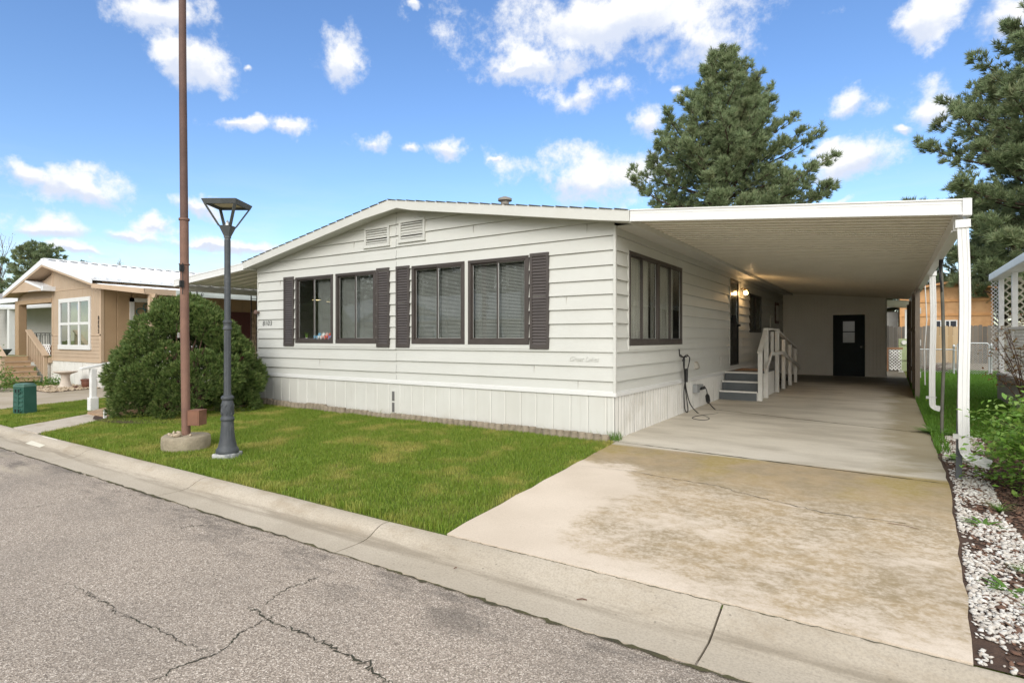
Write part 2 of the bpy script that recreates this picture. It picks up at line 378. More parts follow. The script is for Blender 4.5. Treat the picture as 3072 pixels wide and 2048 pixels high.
def driveway_mat():
    t = NT('stained_driveway_concrete'); p = t.pos(); xo = t.xyz(p); x, y = xo[0], xo[1]
    cream = t.mix(t.step(t.noise(p, 1.1, 5), .3, .7), (.62,.53,.435), (.54,.455,.365))
    roof = t.mix(t.step(t.noise(t.pos((.55,1.5,1)), 1.1, 6, .6), .38, .66), (.60,.55,.465), (.44,.395,.325))
    front = t.step(y, -.25, -.38)
    n1 = t.noise(t.pos((1,1.4,1)), 1.15, 8, .66); n2 = t.noise(t.pos((1.1,1.7,1)), 5.5, 7, .75)
    nn = t.math('ADD', t.math('MULTIPLY', n1, .62), t.math('MULTIPLY', n2, .38))
    band = t.math('MULTIPLY', t.step(y, -2.1, -.9), .30)
    clean = t.math('MULTIPLY', t.math('MULTIPLY', t.step(x, 1.35, .7), t.step(y, -.95, -1.35)), -.26)
    right = t.math('MULTIPLY', t.math('MULTIPLY', t.step(x, 1.2, 2.6), t.step(y, -3.9, -3.3)), .05)
    edge = t.math('MULTIPLY', t.step(y, -3.7, -4.05), -.12)
    s = t.math('ADD', t.math('ADD', nn, band), t.math('ADD', clean, t.math('ADD', right, edge)))
    s = t.step(s, .37, .56)
    mot = t.step(t.math('ADD', t.math('MULTIPLY', t.noise(t.pos((1,1.5,1)), 9, 8, .72), .6), t.math('MULTIPLY', t.noise(p, 30, 4, .7), .4)), .38, .60)
    far_ = t.step(y, -2.3, -1.1)
    s = t.math('MULTIPLY', s, t.math('ADD', t.math('ADD', .22, t.math('MULTIPLY', far_, .6)), t.math('MULTIPLY', mot, t.math('SUBTRACT', .78, t.math('MULTIPLY', far_, .6)))))
    brown = t.mix(t.step(t.noise(p, 2.0, 5), .42, .6), (.315,.23,.122), (.25,.19,.105))
    gr = t.math('MULTIPLY', t.step(t.noise(p, .85, 4), .50, .66), t.step(y, -1.9, -.9))
    brown = t.mix(t.math('MULTIPLY', gr, .85), brown, (.27,.20,.042))
    cf = t.mix(t.math('MULTIPLY', s, .92), cream, brown)
    # under the roof: brown-green rim along the right edge, dark wet stain and painted-in shade at the back
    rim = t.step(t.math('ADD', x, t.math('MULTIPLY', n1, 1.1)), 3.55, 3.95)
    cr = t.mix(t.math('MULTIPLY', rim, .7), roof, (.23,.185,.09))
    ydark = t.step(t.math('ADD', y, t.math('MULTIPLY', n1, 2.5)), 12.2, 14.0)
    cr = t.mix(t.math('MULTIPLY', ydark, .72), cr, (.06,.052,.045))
    white = t.math('MULTIPLY', t.math('MULTIPLY', t.step(y, 1.1, .1), t.step(t.noise(t.pos((.6,1.4,1)), 1.3, 5), .42, .6)), t.step(x, .3, 1.0))
    cr = t.mix(t.math('MULTIPLY', white, .7), cr, (.60,.55,.47))
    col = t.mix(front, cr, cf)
    g = t.noise(p, 95, 3, .7)
    col = t.mix(t.math('MULTIPLY', t.step(g, .38, .8), .28), col, (.24,.19,.13))
    specks = t.step(t.vor(p, 9, 'Distance'), .05, .025)
    col = t.mix(t.math('MULTIPLY', specks, .55), col, (.07,.055,.045))
    rough = t.math('SUBTRACT', .9, t.math('MULTIPLY', t.math('SUBTRACT', 1, front), .22))
    return t.done(t.bsdf(col, rough, 0, t.bump(g, .35, .003), .3))

def soil_mat():
    t = NT('turf_soil'); p = t.pos()
    col = t.mix(t.step(t.noise(p, 1.3, 5), .35, .7), (.075,.12,.02), (.16,.155,.045))
    col = t.mix(t.step(t.noise(p, 45, 3), .55, .75), col, (.07,.05,.03))
    return t.done(t.bsdf(col, .95, 0, t.bump(t.noise(p, 60, 3), .6, .01), .1))

M['asphalt'] = asphalt_mat()
M['gutter'] = concrete_mat('kerb_concrete', (.475,.415,.335), (.39,.335,.262), (.06,.055,.045))
M['drive'] = driveway_mat()
M['walk'] = concrete_mat('walk_concrete', (.54,.475,.40), (.47,.41,.34), (.2,.17,.13), .2)
M['ndrive'] = surf('neighbour_drive_concrete', (.44,.375,.30), (.33,.275,.195), .7, .88, .3, 60, grime=(.21,.18,.10))
M['soil'] = soil_mat()
M['mulchbase'] = surf('dark_mulch_soil', (.085,.05,.034), (.05,.03,.022), 6, .95, .8, 40, dist=.02)
M['gravelbase'] = surf('gravel_bed_soil', (.2,.15,.11), (.12,.08,.06), 8, .95, .8, 60, dist=.02)
M['crack'] = surf('crack_grit', (.05,.043,.033), (.035,.04,.02), 6, .95, .5, 80)
M['moss'] = surf('joint_moss', (.085,.078,.03), (.045,.04,.025), 5, .95, .6, 60, dist=.01)

# ground sheet: fine near the plots, coarse to the horizon
xs = [-400,-150,-80,-50,-40,-32] + [x*.5 for x in range(-56, 29)] + [18,24,36,60,120,400]
ys = [YC-.02, -3.8] + [y*.5 for y in range(-7, 61)] + [36,50,80,150,420]
g = MB(); nx = len(xs)
g.add([(x, y, gz(x, y) - (.0 if y > -3.9 else .01)) for y in ys for x in xs],
      [(j*nx+i, j*nx+i+1, (j+1)*nx+i+1, (j+1)*nx+i) for j in range(len(ys)-1) for i in range(nx-1)])
g.build('ground', M['soil'], smooth=180, kind='structure')
# ground on the far side of the street
g = MB(); g.add([(-400,-11.2,-.06),(400,-11.2,-.06),(400,-420,-.06),(-400,-420,-.06)], [(0,1,2,3)])
g.build('ground', M['soil'], kind='structure')

# road
rd = MB()
rx = [-400,-60,-30]+[x for x in range(-20, 21)]+[40,400]
ry = [-4.55,-5.2,-6,-7,-8.5,-10,-11.3]; rz = [-.165,-.155,-.145,-.135,-.13,-.14,-.17]
rd.add([(x, y, z) for y, z in zip(ry, rz) for x in rx],
       [(j*len(rx)+i, (j+1)*len(rx)+i, (j+1)*len(rx)+i+1, j*len(rx)+i+1) for j in range(len(ry)-1) for i in range(len(rx)-1)])
road = rd.build('road', M['asphalt'], smooth=180, kind='structure')

def road_z(y): return float(np.interp(-y, [-a for a in ry][::1], rz))

def crack(name, pts, w, zf, parent, mat, jit=.02, sub=9, seed=1):
    """a jagged ribbon lying 3 mm above the surface"""
    rr = random.Random(seed); P = []
    for a, b in zip(pts[:-1], pts[1:]):
        for k in range(sub):
            t = k/sub; P.append((a[0]+(b[0]-a[0])*t+rr.gauss(0,jit), a[1]+(b[1]-a[1])*t+rr.gauss(0,jit)))
    P.append(pts[-1]); m = MB(); V = []
    for i, (x, y) in enumerate(P):
        q = P[min(i+1,len(P)-1)]; o = P[max(i-1,0)]
        dx, dy = q[0]-o[0], q[1]-o[1]; l = math.hypot(dx, dy) or 1
        ww = w*(.25+1.1*rr.random()**1.5) * min(1, .25+3*min(i, len(P)-1-i)/len(P))
        nx_, ny_ = -dy/l*ww/2, dx/l*ww/2
        V += [(x+nx_, y+ny_, zf(x, y)+.003), (x-nx_, y-ny_, zf(x, y)+.003)]
    m.add(V, [(2*i, 2*i+1, 2*i+3, 2*i+2) for i in range(len(P)-1)])
    return m.build(name, mat, parent)

rzf = lambda x, y: road_z(y)
CRACKS = [([(0.378, -6.126), (0.393, -6.075), (0.362, -6.031), (0.377, -5.937), (0.401, -5.843), (0.373, -5.739), (0.311, -5.671), (0.303, -5.623), (0.285, -5.492), (0.278, -5.403)], 0.016, 0.006), ([(0.065, -5.457), (0.121, -5.471), (0.136, -5.448), (0.267, -5.481), (0.383, -5.495), (0.538, -5.468), (0.679, -5.468), (0.826, -5.478), (0.958, -5.482), (1.091, -5.482), (1.165, -5.508), (1.254, -5.529), (1.31, -5.51)], 0.02, 0.01), ([(0.136, -5.448), (0.099, -5.371), (0.059, -5.277), (0.024, -5.158), (0.051, -5.065), (0.038, -4.965), (0.059, -4.802)], 0.01, 0.008), ([(-1.205, -5.912), (-0.881, -5.9), (-0.739, -5.9), (-0.602, -5.899), (-0.485, -5.92), (-0.318, -5.903), (-0.1, -5.88), (-0.008, -5.871), (0.148, -5.879), (0.313, -5.846), (0.393, -5.838)], 0.011, 0.01), ([(-3.57, -5.624), (-3.487, -5.465), (-3.389, -5.293), (-3.391, -5.125), (-3.304, -4.92), (-3.18, -4.746), (-3.042, -4.611)], 0.012, 0.006), ([(-0.971, -5.879), (-0.865, -5.903), (-0.778, -5.891)], 0.01, 0.01), ([(-1.779, -4.999), (-1.707, -4.887), (-1.573, -4.78)], 0.01, 0.02)]
for i, (pp, w, jt) in enumerate(CRACKS):
    crack('crack', pp, w*.62, rzf, road, M['crack'], jt, 9, 10+i)

# kerb and gutter, cast in lengths with open joints
prof = [(-4.05,-.26),(-4.055,-.11),(-4.06,-.078),(-4.10,-.075),(-4.155,-.082),(-4.205,-.104),(-4.25,-.132),(-4.30,-.151),(-4.36,-.159),(-4.47,-.160),(-4.60,-.158),(-4.605,-.26)]
def kerb_len(a, b, drop=0):
    m = MB(); n = max(1, int((b-a)/.4)); V = []
    for i in range(n+1):
        x = a+(b-a)*i/n
        for (y, z) in prof:
            k = sstep(x, .05, .9)*sstep(-x, -4.2, -3.6)      # flattened in front of the driveway
            zz = z if y < -4.33 or y > -4.055 else z*(1-k) + (-.076 + (y+4.06)/(.27)*.078)*k
            wob = .006*math.sin(x*3.1)+.005*math.sin(x*7.3+1)
            V.append((x, y+(wob if y < -4.5 else wob*.5), zz))
    p = len(prof); F = [(i*p+j, i*p+j+1, (i+1)*p+j+1, (i+1)*p+j) for i in range(n) for j in range(p-1)]
    F += [tuple(range(p)), tuple(n*p+j for j in range(p-1, -1, -1))]
    m.add(V, F); return m
kj = [-60,-40,-25,-18.3,-13.6,-8.86,-5.77,-2.92,-.22,2.395,5.2,8.4,14,40]
kerb0 = None
for a, b in zip(kj[:-1], kj[1:]):
    o = kerb_len(a+.006, b-.006).build('gutter' if kerb0 is None else 'gutter', M['gutter'], smooth=50, kind='structure')
    kerb0 = kerb0 or o
mo = MB()
for a, b in zip(kj[:-1], kj[1:]): mo.add([(a-.02,-4.06,-.19),(a+.02,-4.06,-.19),(a+.02,-4.6,-.19),(a-.02,-4.6,-.19)], [(0,1,2,3)])
mo.build('joint_fill', M['moss'], kerb0)
crack('moss_line', [(-14,-4.61),(-5,-4.605),(0,-4.61),(2.6,-4.62),(6,-4.61)], .028, lambda x, y: -.160, kerb0, M['moss'], .007, 60, 3)
crack('moss_line', [(.37,-4.052),(2,-4.055),(3.5,-4.06)], .012, lambda x, y: -.078, kerb0, M['moss'], .004, 50, 4)
pw = MB(); pw.hexa([(-7.55,-4.09,-.08),(-6.98,-4.09,-.08),(-6.98,-4.30,-.158),(-7.55,-4.30,-.158),(-7.55,-4.09,-.070),(-6.98,-4.09,-.070),(-6.98,-4.305,-.149),(-7.55,-4.305,-.149)])
pw.build('pale_patch', plain('pale_kerb_patch', (.60,.565,.47), .8), kerb0)

# driveway: three slabs with sunk joints
def dxl(y): return .075 + (.37-.075)*min(1, max(0, (-.13-y)/3.94)) if y < -.13 else .012
def dxr(y): return 3.66 + (3.50-3.66)*min(1, max(0, -(y+.45)/3.6))
def slab(ya_l, ya_r, yb_l, yb_r, ny, drop=0):
    m = MB(); V = []; nxx = 12
    for j in range(ny+1):
        for i in range(nxx+1):
            s = i/nxx; y = (ya_l*(1-s)+ya_r*s)*(1-j/ny) + (yb_l*(1-s)+yb_r*s)*(j/ny)
            x = dxl(y)*(1-s)+dxr(y)*s
            if i == 0: x += .012*math.sin(y*9)*(1 if y < -.2 else 0)
            if i == nxx: x += .007*math.sin(y*5.3)+.006*math.sin(y*13)
            V.append((x, y, gz(x, y)+.012-drop))
    w = nxx+1; F = [(j*w+i, j*w+i+1, (j+1)*w+i+1, (j+1)*w+i) for j in range(ny) for i in range(nxx)]
    rim = [i for i in range(w)] + [j*w+nxx for j in range(1, ny+1)] + [ny*w+i for i in range(nxx-1, -1, -1)] + [j*w for j in range(ny-1, 0, -1)]
    b = len(V); V += [(V[i][0], V[i][1], V[i][2]-.09) for i in rim]; k = len(rim)
    F += [(rim[i], b+i, b+(i+1)%k, rim[(i+1)%k]) for i in range(k)]
    m.add(V, F); return m
m = slab(-4.045,-4.045,-.145,-.465,14)
for a in ((-.125,-.445,3.99,2.80,12), (4.01,2.82,9.0,8.2,8), (9.02,8.22,15.2,15.2,8)):
    q = slab(*a, drop=0); m.add(q.v, q.f)
q = MB()
for i in range(5):
    ya, yb = 15.2+i, 16.2+i
    q.hexa([(3.12,ya,gz(3,ya)-.08),(3.66,ya,gz(3,ya)-.08),(3.66,yb,gz(3,yb)-.08),(3.12,yb,gz(3,yb)-.08),(3.12,ya,gz(3,ya)+.01),(3.66,ya,gz(3,ya)+.01),(3.66,yb,gz(3,yb)+.01),(3.12,yb,gz(3,yb)+.01)])
m.add(q.v, q.f)
drv = m.build('driveway', M['drive'], kind='structure')
dz = lambda x, y: gz(x, y)+.0125
crack('crack', [(.28,-1.62),(.8,-1.55),(1.3,-1.62),(1.75,-1.66),(2.2,-1.86),(2.7,-2.02),(3.2,-2.0),(3.55,-2.06)], .009, dz, drv, M['crack'], .012, 12, 21)
for (pl, pr) in (((.05,-.135),(3.68,-.455)), ((0,4.0),(3.7,2.81)), ((0,9.01),(3.7,8.21))):
    crack('joint_dirt', [pl, pr], .036, lambda x, y: gz(x, y)+.0125, drv, M['moss'], .003, 50, 31)

# neighbour's driveway, the walk, gravel patch by the tan house
nd = MB(); NDR = [(-11.95,-4.05),(-12.25,-3.38),(-13.05,-1.2),(-13.4,0),(-13.4,16),(-16.28,16),(-16.28,-.02),(-15.8,-1.42),(-17.7,-1.5),(-21,-1.6),(-21,-4.05)]
nd.poly([(x, y, -.062) for x, y in NDR]); nd.build('neighbour_driveway', M['ndrive'], kind='structure')
def quadstrip(pts_l, pts_r, dzv):
    m = MB()
    for i in range(len(pts_l)-1):
        a, b, c, d = pts_l[i], pts_r[i], pts_r[i+1], pts_l[i+1]
        lo = [(p[0], p[1], gz(*p)-.08) for p in (a, b, c, d)]; hi = [(p[0], p[1], gz(*p)+dzv) for p in (a, b, c, d)]
        m.hexa(lo+hi)
    return m
quadstrip([(-8.95,-4.06),(-9.3,-3.4),(-9.72,-2.74)], [(-7.88,-4.06),(-8.25,-3.4),(-8.70,-2.80)], .014).build('walkway', M['walk'], kind='structure')
gp = MB(); gp.poly([(x, y, -.056) for x, y in [(-15.75,-1.45),(-16.3,-.02),(-18.2,-.02),(-18.4,-1.0),(-17.2,-1.42)]])
gravel_patch = gp.build('gravel_patch', M['gravelbase'], kind='structure')

# beds on the right of the driveway
BED = [(dxr(y)-.05, y) for y in (-4.04,-3,-2,-1,-.4,.6,1.6,2.75)]
gb = MB(); 
for (a, b) in zip(BED[:-1], BED[1:]):
    gb.add([(a[0],a[1],gz(*a)+.003),(7.5,a[1],gz(7.5,a[1])+.003),(7.5,b[1],gz(7.5,b[1])+.003),(b[0],b[1],gz(*b)+.003)], [(0,1,2,3)])
gb.build('planting_bed', M['mulchbase'], kind='structure')

# ------------------------------------------------------------------ grass, pebbles, chips (uncountable)
def in_poly(x, y, P):
    c = np.zeros(len(x), bool); n = len(P)
    for i in range(n):
        x1, y1 = P[i]; x2, y2 = P[(i+1)%n]
        if y1 == y2: continue
        k = ((y1 > y) != (y2 > y)) & (x < (x2-x1)*(y-y1)/(y2-y1)+x1); c ^= k
    return c
def gz_np(x, y):
    zr = np.where(y < 0, .0197*np.maximum(y, -4.1), .0085*np.minimum(y, 24))
    k = np.clip((-x-8.5)/4, 0, 1); k = k*k*(3-2*k)
    return zr*(1-k)-.078*k
def scatter(P, dens, holes=()):
    xs_ = [p[0] for p in P]; ys_ = [p[1] for p in P]
    n = int((max(xs_)-min(xs_))*(max(ys_)-min(ys_))*dens)
    x = rng.uniform(min(xs_), max(xs_), n); y = rng.uniform(min(ys_), max(ys_), n)
    k = in_poly(x, y, P)
    for H in holes: k &= ~in_poly(x, y, H)
    return x[k], y[k]
def blades(name, P, dens, h, w, mat, holes=(), lump=.5):
    x, y = scatter(P, dens, holes); n = len(x); z = gz_np(x, y)
    a = rng.uniform(0, 2*np.pi, n)
    cl = .5+.5*np.sin(x*5.1+np.sin(y*4.3)*1.7)*np.sin(y*6.3+np.sin(x*3.7)*1.5)
    hh = h*(1-lump*.5+lump*cl)*rng.uniform(.55, 1.25, n); lean = rng.uniform(.1, .75, n)*hh; b = a+rng.uniform(-.8, .8, n)+np.pi/2
    ux, uy = np.cos(a)*w/2, np.sin(a)*w/2; lx, ly = np.cos(b)*lean, np.sin(b)*lean
    V = np.empty((n, 5, 3)); 
    V[:,0] = np.c_[x-ux, y-uy, z-.004]; V[:,1] = np.c_[x+ux, y+uy, z-.004]
    V[:,2] = np.c_[x-ux*.8+lx*.35, y-uy*.8+ly*.35, z+hh*.6]; V[:,3] = np.c_[x+ux*.8+lx*.35, y+uy*.8+ly*.35, z+hh*.6]
    V[:,4] = np.c_[x+lx, y+ly, z+hh]
    i = np.arange(n)[:,None]*5
    F = np.concatenate([i+[0,1,3], i+[0,3,2], i+[2,3,4]])
    o = np_mesh(name, V.reshape(-1,3), F, mat)
    o['kind'] = 'stuff'; return o
WALK = [(-8.95,-4.06),(-9.72,-2.72),(-10.65,-2.0),(-9.6,-1.9),(-8.68,-2.80),(-7.86,-4.06)]
LAWN = [(-12.0,-4.04),(-12.25,-3.38),(-13.05,-1.2),(-13.4,0),(-13.3,3),(-8.6,3),(-8.45,-.14),(.02,-.14),(.09,-.2),(.36,-4.04)]
blades('lawn_grass', LAWN, 5600, .038, .0052, M['grass'], [WALK])
BACK = [(3.70,2.9),(3.9,2.8),(8,2.6),(8,8),(6.9,20.4),(3.75,20.4)]
blades('edge_grass', [(-7.8,-4.05),(.36,-4.05),(.36,-3.93),(-7.9,-3.93)], 1500, .075, .0055, M['grass'])
blades('lawn_grass', BACK, 1700, .05, .008, M['grassfar'])
blades('edge_grass', [(3.66,1.2),(3.8,1.2),(3.86,14.5),(3.66,14.5)], 1500, .10, .008, M['grassfar'])
blades('edge_grass', [(-8.3,-.13),(0.0,-.13),(0.0,-.02),(-8.3,-.02)], 420, .10, .005, M['grass'])
blades('edge_grass', [(-.07,-.16),(.11,-.14),(.1,.10),(.015,.12)], 3000, .12, .006, M['weed'])

def rocks(name, x, y, z, size, mat, flat=.55, parent=None):
    n = len(x)
    base = np.array([(1,0,0),(-1,0,0),(0,1,0),(0,-1,0),(0,0,1),(0,0,-1)], float)
    tri = np.array([(0,2,4),(2,1,4),(1,3,4),(3,0,4),(2,0,5),(1,2,5),(3,1,5),(0,3,5)])
    # one midpoint subdivision of the octahedron
    vs = [tuple(v) for v in base]; idx = {}; F = []
    def mid(i, j):
        k = (min(i,j), max(i,j))
        if k not in idx:
            v = np.array(vs[i])+np.array(vs[j]); v = v/np.linalg.norm(v); idx[k] = len(vs); vs.append(tuple(v))
        return idx[k]
    for a, b, c in tri:
        p, q, r = mid(a,b), mid(b,c), mid(c,a); F += [(a,p,r),(p,b,q),(r,q,c),(p,q,r)]
    B = np.array(vs); F = np.array(F); nv = len(B)
    s = size*np.minimum(rng.lognormal(0, .36, (n,1)), 1.7); sc = s*np.c_[rng.uniform(.75,1.5,n), rng.uniform(.55,1.0,n), rng.uniform(.35,.75,n)*flat*1.6]
    V = B[None]*(1+rng.normal(0, .17, (n,nv,1)))*sc[:,None,:]
    a = rng.uniform(0, 2*np.pi, n); b = rng.normal(0, .35, n)
    ca, sa, cb, sb = np.cos(a)[:,None], np.sin(a)[:,None], np.cos(b)[:,None], np.sin(b)[:,None]
    X, Y, Z = V[...,0], V[...,1], V[...,2]
    X, Z = X*cb-Z*sb, X*sb+Z*cb
    X, Y = X*ca-Y*sa, X*sa+Y*ca
    V = np.stack([X+x[:,None], Y+y[:,None], Z+(z+s[:,0]*.25)[:,None]], -1).reshape(-1,3)
    Fa = (np.arange(n)[:,None,None]*nv+F[None]).reshape(-1,3)
    o = np_mesh(name, V, Fa, mat, parent); o['kind'] = 'stuff'; return o
GRAV = [(dxr(-4.04)+.015,-4.04),(dxr(-2)+.02,-2),(3.69,-.5),(3.70,.6),(3.72,2.7),(4.25,2.75),(4.15,1.5),(4.02,.3),(3.97,-.9),(3.96,-1.8),(4.02,-2.8),(4.35,-4.04)]
x, y = scatter(GRAV, 4200); keep = (np.sin(x*9+y*4)+np.sin(y*7.3-x*3)+rng.normal(0,.7,len(x))) > -.62
keep &= ~((y > -.1)&(y < .55)&(rng.random(len(x)) < .72)); x, y = x[keep], y[keep]
rocks('white_gravel', x, y, gz_np(x, y)+.006, .0112, M['pebble'])
x, y = scatter([(3.60,-4.04),(3.7,-.5),(3.7,2.7),(6.4,2.7),(6.4,-4.04)], 1300); keep = (x > 4.12+.12*np.sin(y*2)) | (rng.random(len(x)) < .55); x, y = x[keep], y[keep]
rocks('bark_mulch', x, y, gz_np(x, y)+.006, .014, M['chip'], .3)
x, y = scatter([(-15.8,-1.42),(-16.3,-.05),(-18.2,-.05),(-18.3,-1.0),(-17.2,-1.38)], 420)
rocks('tan_gravel', x, y, np.full(len(x), -.05), .028, M['tanpebble'])

# ------------------------------------------------------------------ the white mobile home
home = thing('mobile_home', 'white double-wide mobile home with brown shutters and a low gable roof', 'house', (-4.2, 0, 0))
BD = .2032; BZ = [2.844-BD*(11-k) for k in range(0, 16)]
def zroof(x): return 3.066+(x+8.5)*.1724 if x < -4.11 else 3.094+(.338-x)*.1639
def zlim(x): return zroof(x)-.135
def xlim(z):
    xl = max(-8.4, (z+.135-3.066)/.1724-8.5); xr = min(0, .338-(z+.135-3.094)/.1639); return xl, xr
TF = lambda u, w, z: (u, -w, z)            # front wall: u along X, w outward
TS = lambda u, w, z: (w, u, z)             # carport wall: u along Y
def siding(T, ua, ub, holes, gable=False, jog=0, ztop=2.97):
    m = MB(T)
    for z0 in BZ:
        z0 += jog; z1 = z0+BD
        zs = {z0, z1}
        for h in holes:
            for zz in h[2:]: 
                if z0 < zz < z1: zs.add(zz)
        if gable:
            for e in (zlim(-8.4), zlim(0)):
                if z0 < e < z1: zs.add(e)
        elif z0 < ztop < z1: zs.add(ztop)
        zs = sorted(zs)
        for za, zb in zip(zs[:-1], zs[1:]):
            if not gable and za >= ztop-.001: continue
            iv = [(ua, ub)]
            for h in holes:
                if h[2] < zb-.001 and h[3] > za+.001:
                    nv = []
                    for a, b in iv:
                        if h[1] <= a or h[0] >= b: nv.append((a, b)); continue
                        if h[0] > a: nv.append((a, h[0]))
                        if h[1] < b: nv.append((h[1], b))
                    iv = nv
            wa, wb = .028*(1-(za-z0)/BD), .028*(1-(zb-z0)/BD)
            for a, b in iv:
                a0, b0, a1, b1 = a, b, a, b
                if gable:
                    l0, r0 = xlim(za); l1, r1 = xlim(zb)
                    a0, b0, a1, b1 = max(a, l0), min(b, r0), max(a, l1), min(b, r1)
                    if a0 >= b0: continue
                    if a1 >= b1: a1 = b1 = min(max(-4.11, a), b)
                n = max(1, int((b-a)/.8))
                V = []
                for i in range(n+1):
                    s = i/n; u0 = a0+(b0-a0)*s; u1 = a1+(b1-a1)*s
                    wv = .0018*math.sin(u0*2.3+z0*9)+.0012*math.sin(u0*6.1+z0*23)
                    V += [(u0, wa+wv, za), (u1, wb, zb)]
                    if za == z0: V += [(u0, -.004, za+.003)]
                k = 3 if za == z0 else 2
                F = [(i*k, (i+1)*k, (i+1)*k+1, i*k+1) for i in range(n)]
                if k == 3: F += [(i*k+2, (i+1)*k+2, (i+1)*k, i*k) for i in range(n)]
                m.add(V, F)
    return m
FH = [(-7.04,-4.715,1.34,2.65), (-3.775,-1.41,1.34,2.65)]
m = siding(TF, -8.4, -4.185, FH, True, -.007); q = siding(TF, -4.178, 0, FH, True); m.T = None; m.add(q.v, q.f)
front = m.build('front_wall', M['siding'], home)
def bits(name, mat, parent, T, boxes, bevel=.003):
    for bx6 in boxes:
        q_ = MB(T); q_.box(*bx6); q_.build(name, mat, parent, bevel=bevel)
bits('corner_trim', M['siding'], home, TF, [(-8.412,-8.385,-.02,.026,.61,zlim(-8.4)-.01),(-.014,.026,-.02,.026,.61,2.975)])
bits('butt_joint', plain('joint_shadow', (.40,.385,.345), .7), home, TF, [(u_,u_+.003,.002,.0185,z_,z_+.17) for u_, z_ in ((-.56,.63),(-1.3,.83),(-2.45,3.065),(-.42,2.865),(-6.3,.83),(-7.6,2.46),(-.75,1.85),(-5.3,3.07))], 0)
bits('seam', M['siding'], home, TF, [(-4.186,-4.177,-.03,.006,.61,3.62)])
SH = [(.50,2.97,1.33,2.66), (6.80,7.69,.77,2.85), (9.15,10.72,1.60,2.61)]
siding(TS, 0.02, 15.0, SH).build('side_wall', M['siding'], home)
siding(lambda u, w, z: (-8.4-w, u, z), 0, 15, []).build('side_wall', M['siding'], home)
b = MB(); b.box(-8.4,0,14.98,15.0,0,2.98); b.poly([(-8.4,14.99,2.98),(0,14.99,2.98),(-4.1,14.99,3.66)]); b.build('back_wall', M['siding'], home)
# skirting
def skirting(T, ua, ub, pitch, top, z0f, gap, seed, bow):
    rr = random.Random(seed); m = MB(T); u = ua
    while u < ub-.01:
        p = min(pitch*(1+rr.uniform(-.04,.04)), ub-u); w0 = rr.uniform(-.003,.004); tw = rr.uniform(0, bow); zt = top
        z0 = z0f(u)
        m.add([(u+gap,.004+w0,z0),(u+gap+.012,.012+w0,z0),(u+p*.5,.008+w0+tw,z0),(u+p-.02,.014+w0,z0),(u+p,.002,z0),
               (u+gap,.004,zt),(u+gap+.012,.010,zt),(u+p*.5,.008,zt),(u+p-.02,.012,zt),(u+p,.002,zt)],
              [(0,1,6,5),(1,2,7,6),(2,3,8,7),(3,4,9,8)]); u += p
    return m
skirting(TF, -8.4, -.001, .285, .612, lambda u: -.03, .003, 4, .006).build('skirting', M['skirt'], home)
m = skirting(TS, 0.0, 15, .118, .612, lambda u: gz(0,u)-.02, .011, 5, .007)
m.build('skirting', M['whitewood'], home)
d = MB(); d.box(-8.38,-.012,.02,.03,-.05,.61); d.box(-.03,-.008,.03,15,-.05,.61); d.box(-8.4,-8.39,0,15,-.05,.61); d.build('crawl_space_liner', M['dark'], home)
b = MB(); b.box(-8.425,.034,-.034,-.0,.600,.652); b.box(-8.425,.024,-.024,.0,.655,.672); b.box(.0,.034,.002,15,.600,.652); b.box(0,.024,.002,15,.655,.672)
b.build('base_trim', M['alu'], home, bevel=.004)
# roof
r = MB()
for (xa, xb) in ((-8.55,-4.11),(-4.11,.35)):
    za, zb = (zroof(xa)+.005, zroof(xb)+.005) if xb == -4.11 else (zroof(-4.11)+.005, zroof(xb)+.005)
    r.hexa([(xa,-.268,za-.03),(xb,-.268,zb-.03),(xb,15.3,zb-.03),(xa,15.3,za-.03),(xa,-.268,za+.002),(xb,-.268,zb+.002),(xb,15.3,zb+.002),(xa,15.3,za+.002)])
for i in range(40):      # ragged shingle tabs along the rake
    s = i/40; x0 = -8.55+8.9*s; x1 = x0+.19
    if x0 < -4.11 < x1: continue
    r.hexa([(x0,-.318,zroof(x0)+.002),(x1,-.318,zroof(x1)+.001),(x1,0,zroof(x1)+.001),(x0,0,zroof(x0)+.002),(x0,-.318,zroof(x0)+.015),(x1,-.318,zroof(x1)+.005),(x1,0,zroof(x1)+.005),(x0,0,zroof(x0)+.015)])
roof = r.build('roof', M['shingle'], home)
v = MB(); c = (-5.4,5.2,4.0)
vx, vy = -4.56, 4.0; vz = 4.06
v.lathe([(.13,-.3),(.13,.50),(.15,.51),(.15,.56),(.10,.57),(.10,.66),(.17,.67),(.17,.72),(.05,.77)], 16, (vx,vy,vz)); v.build('vent_pipe', surf('galvanised_vent', (.26,.235,.20), grime=(.2,.1,.06), rough=.6), roof, smooth=40)
f = MB()
def rake(xa, xb, dep, y0, y1):
    f.prism([(xa,y0,zroof(xa)-dep),(xb,y0,zroof(xb)-dep),(xb,y0,zroof(xb)),(xa,y0,zroof(xa))], (0,y1-y0,0))
f.prism([(-8.50,-.30,3.066-.155),(-4.75,-.30,zroof(-4.75)-.155),(-3.9,-.30,3.655),(-3.55,-.30,zroof(-3.55)-.158),(-.1,-.30,zroof(-.1)-.158),(.333,-.30,2.945),(.333,-.30,3.094),(-4.11,-.30,3.823),(-8.50,-.30,3.066)], (0,.03,0))
f.box(.31,.338,-.27,15.2,2.93,3.08); f.box(-8.5,-8.47,-.27,15.2,2.90,3.05)
f.build('fascia', M['trim'], home, bevel=.004)
s = MB(); 
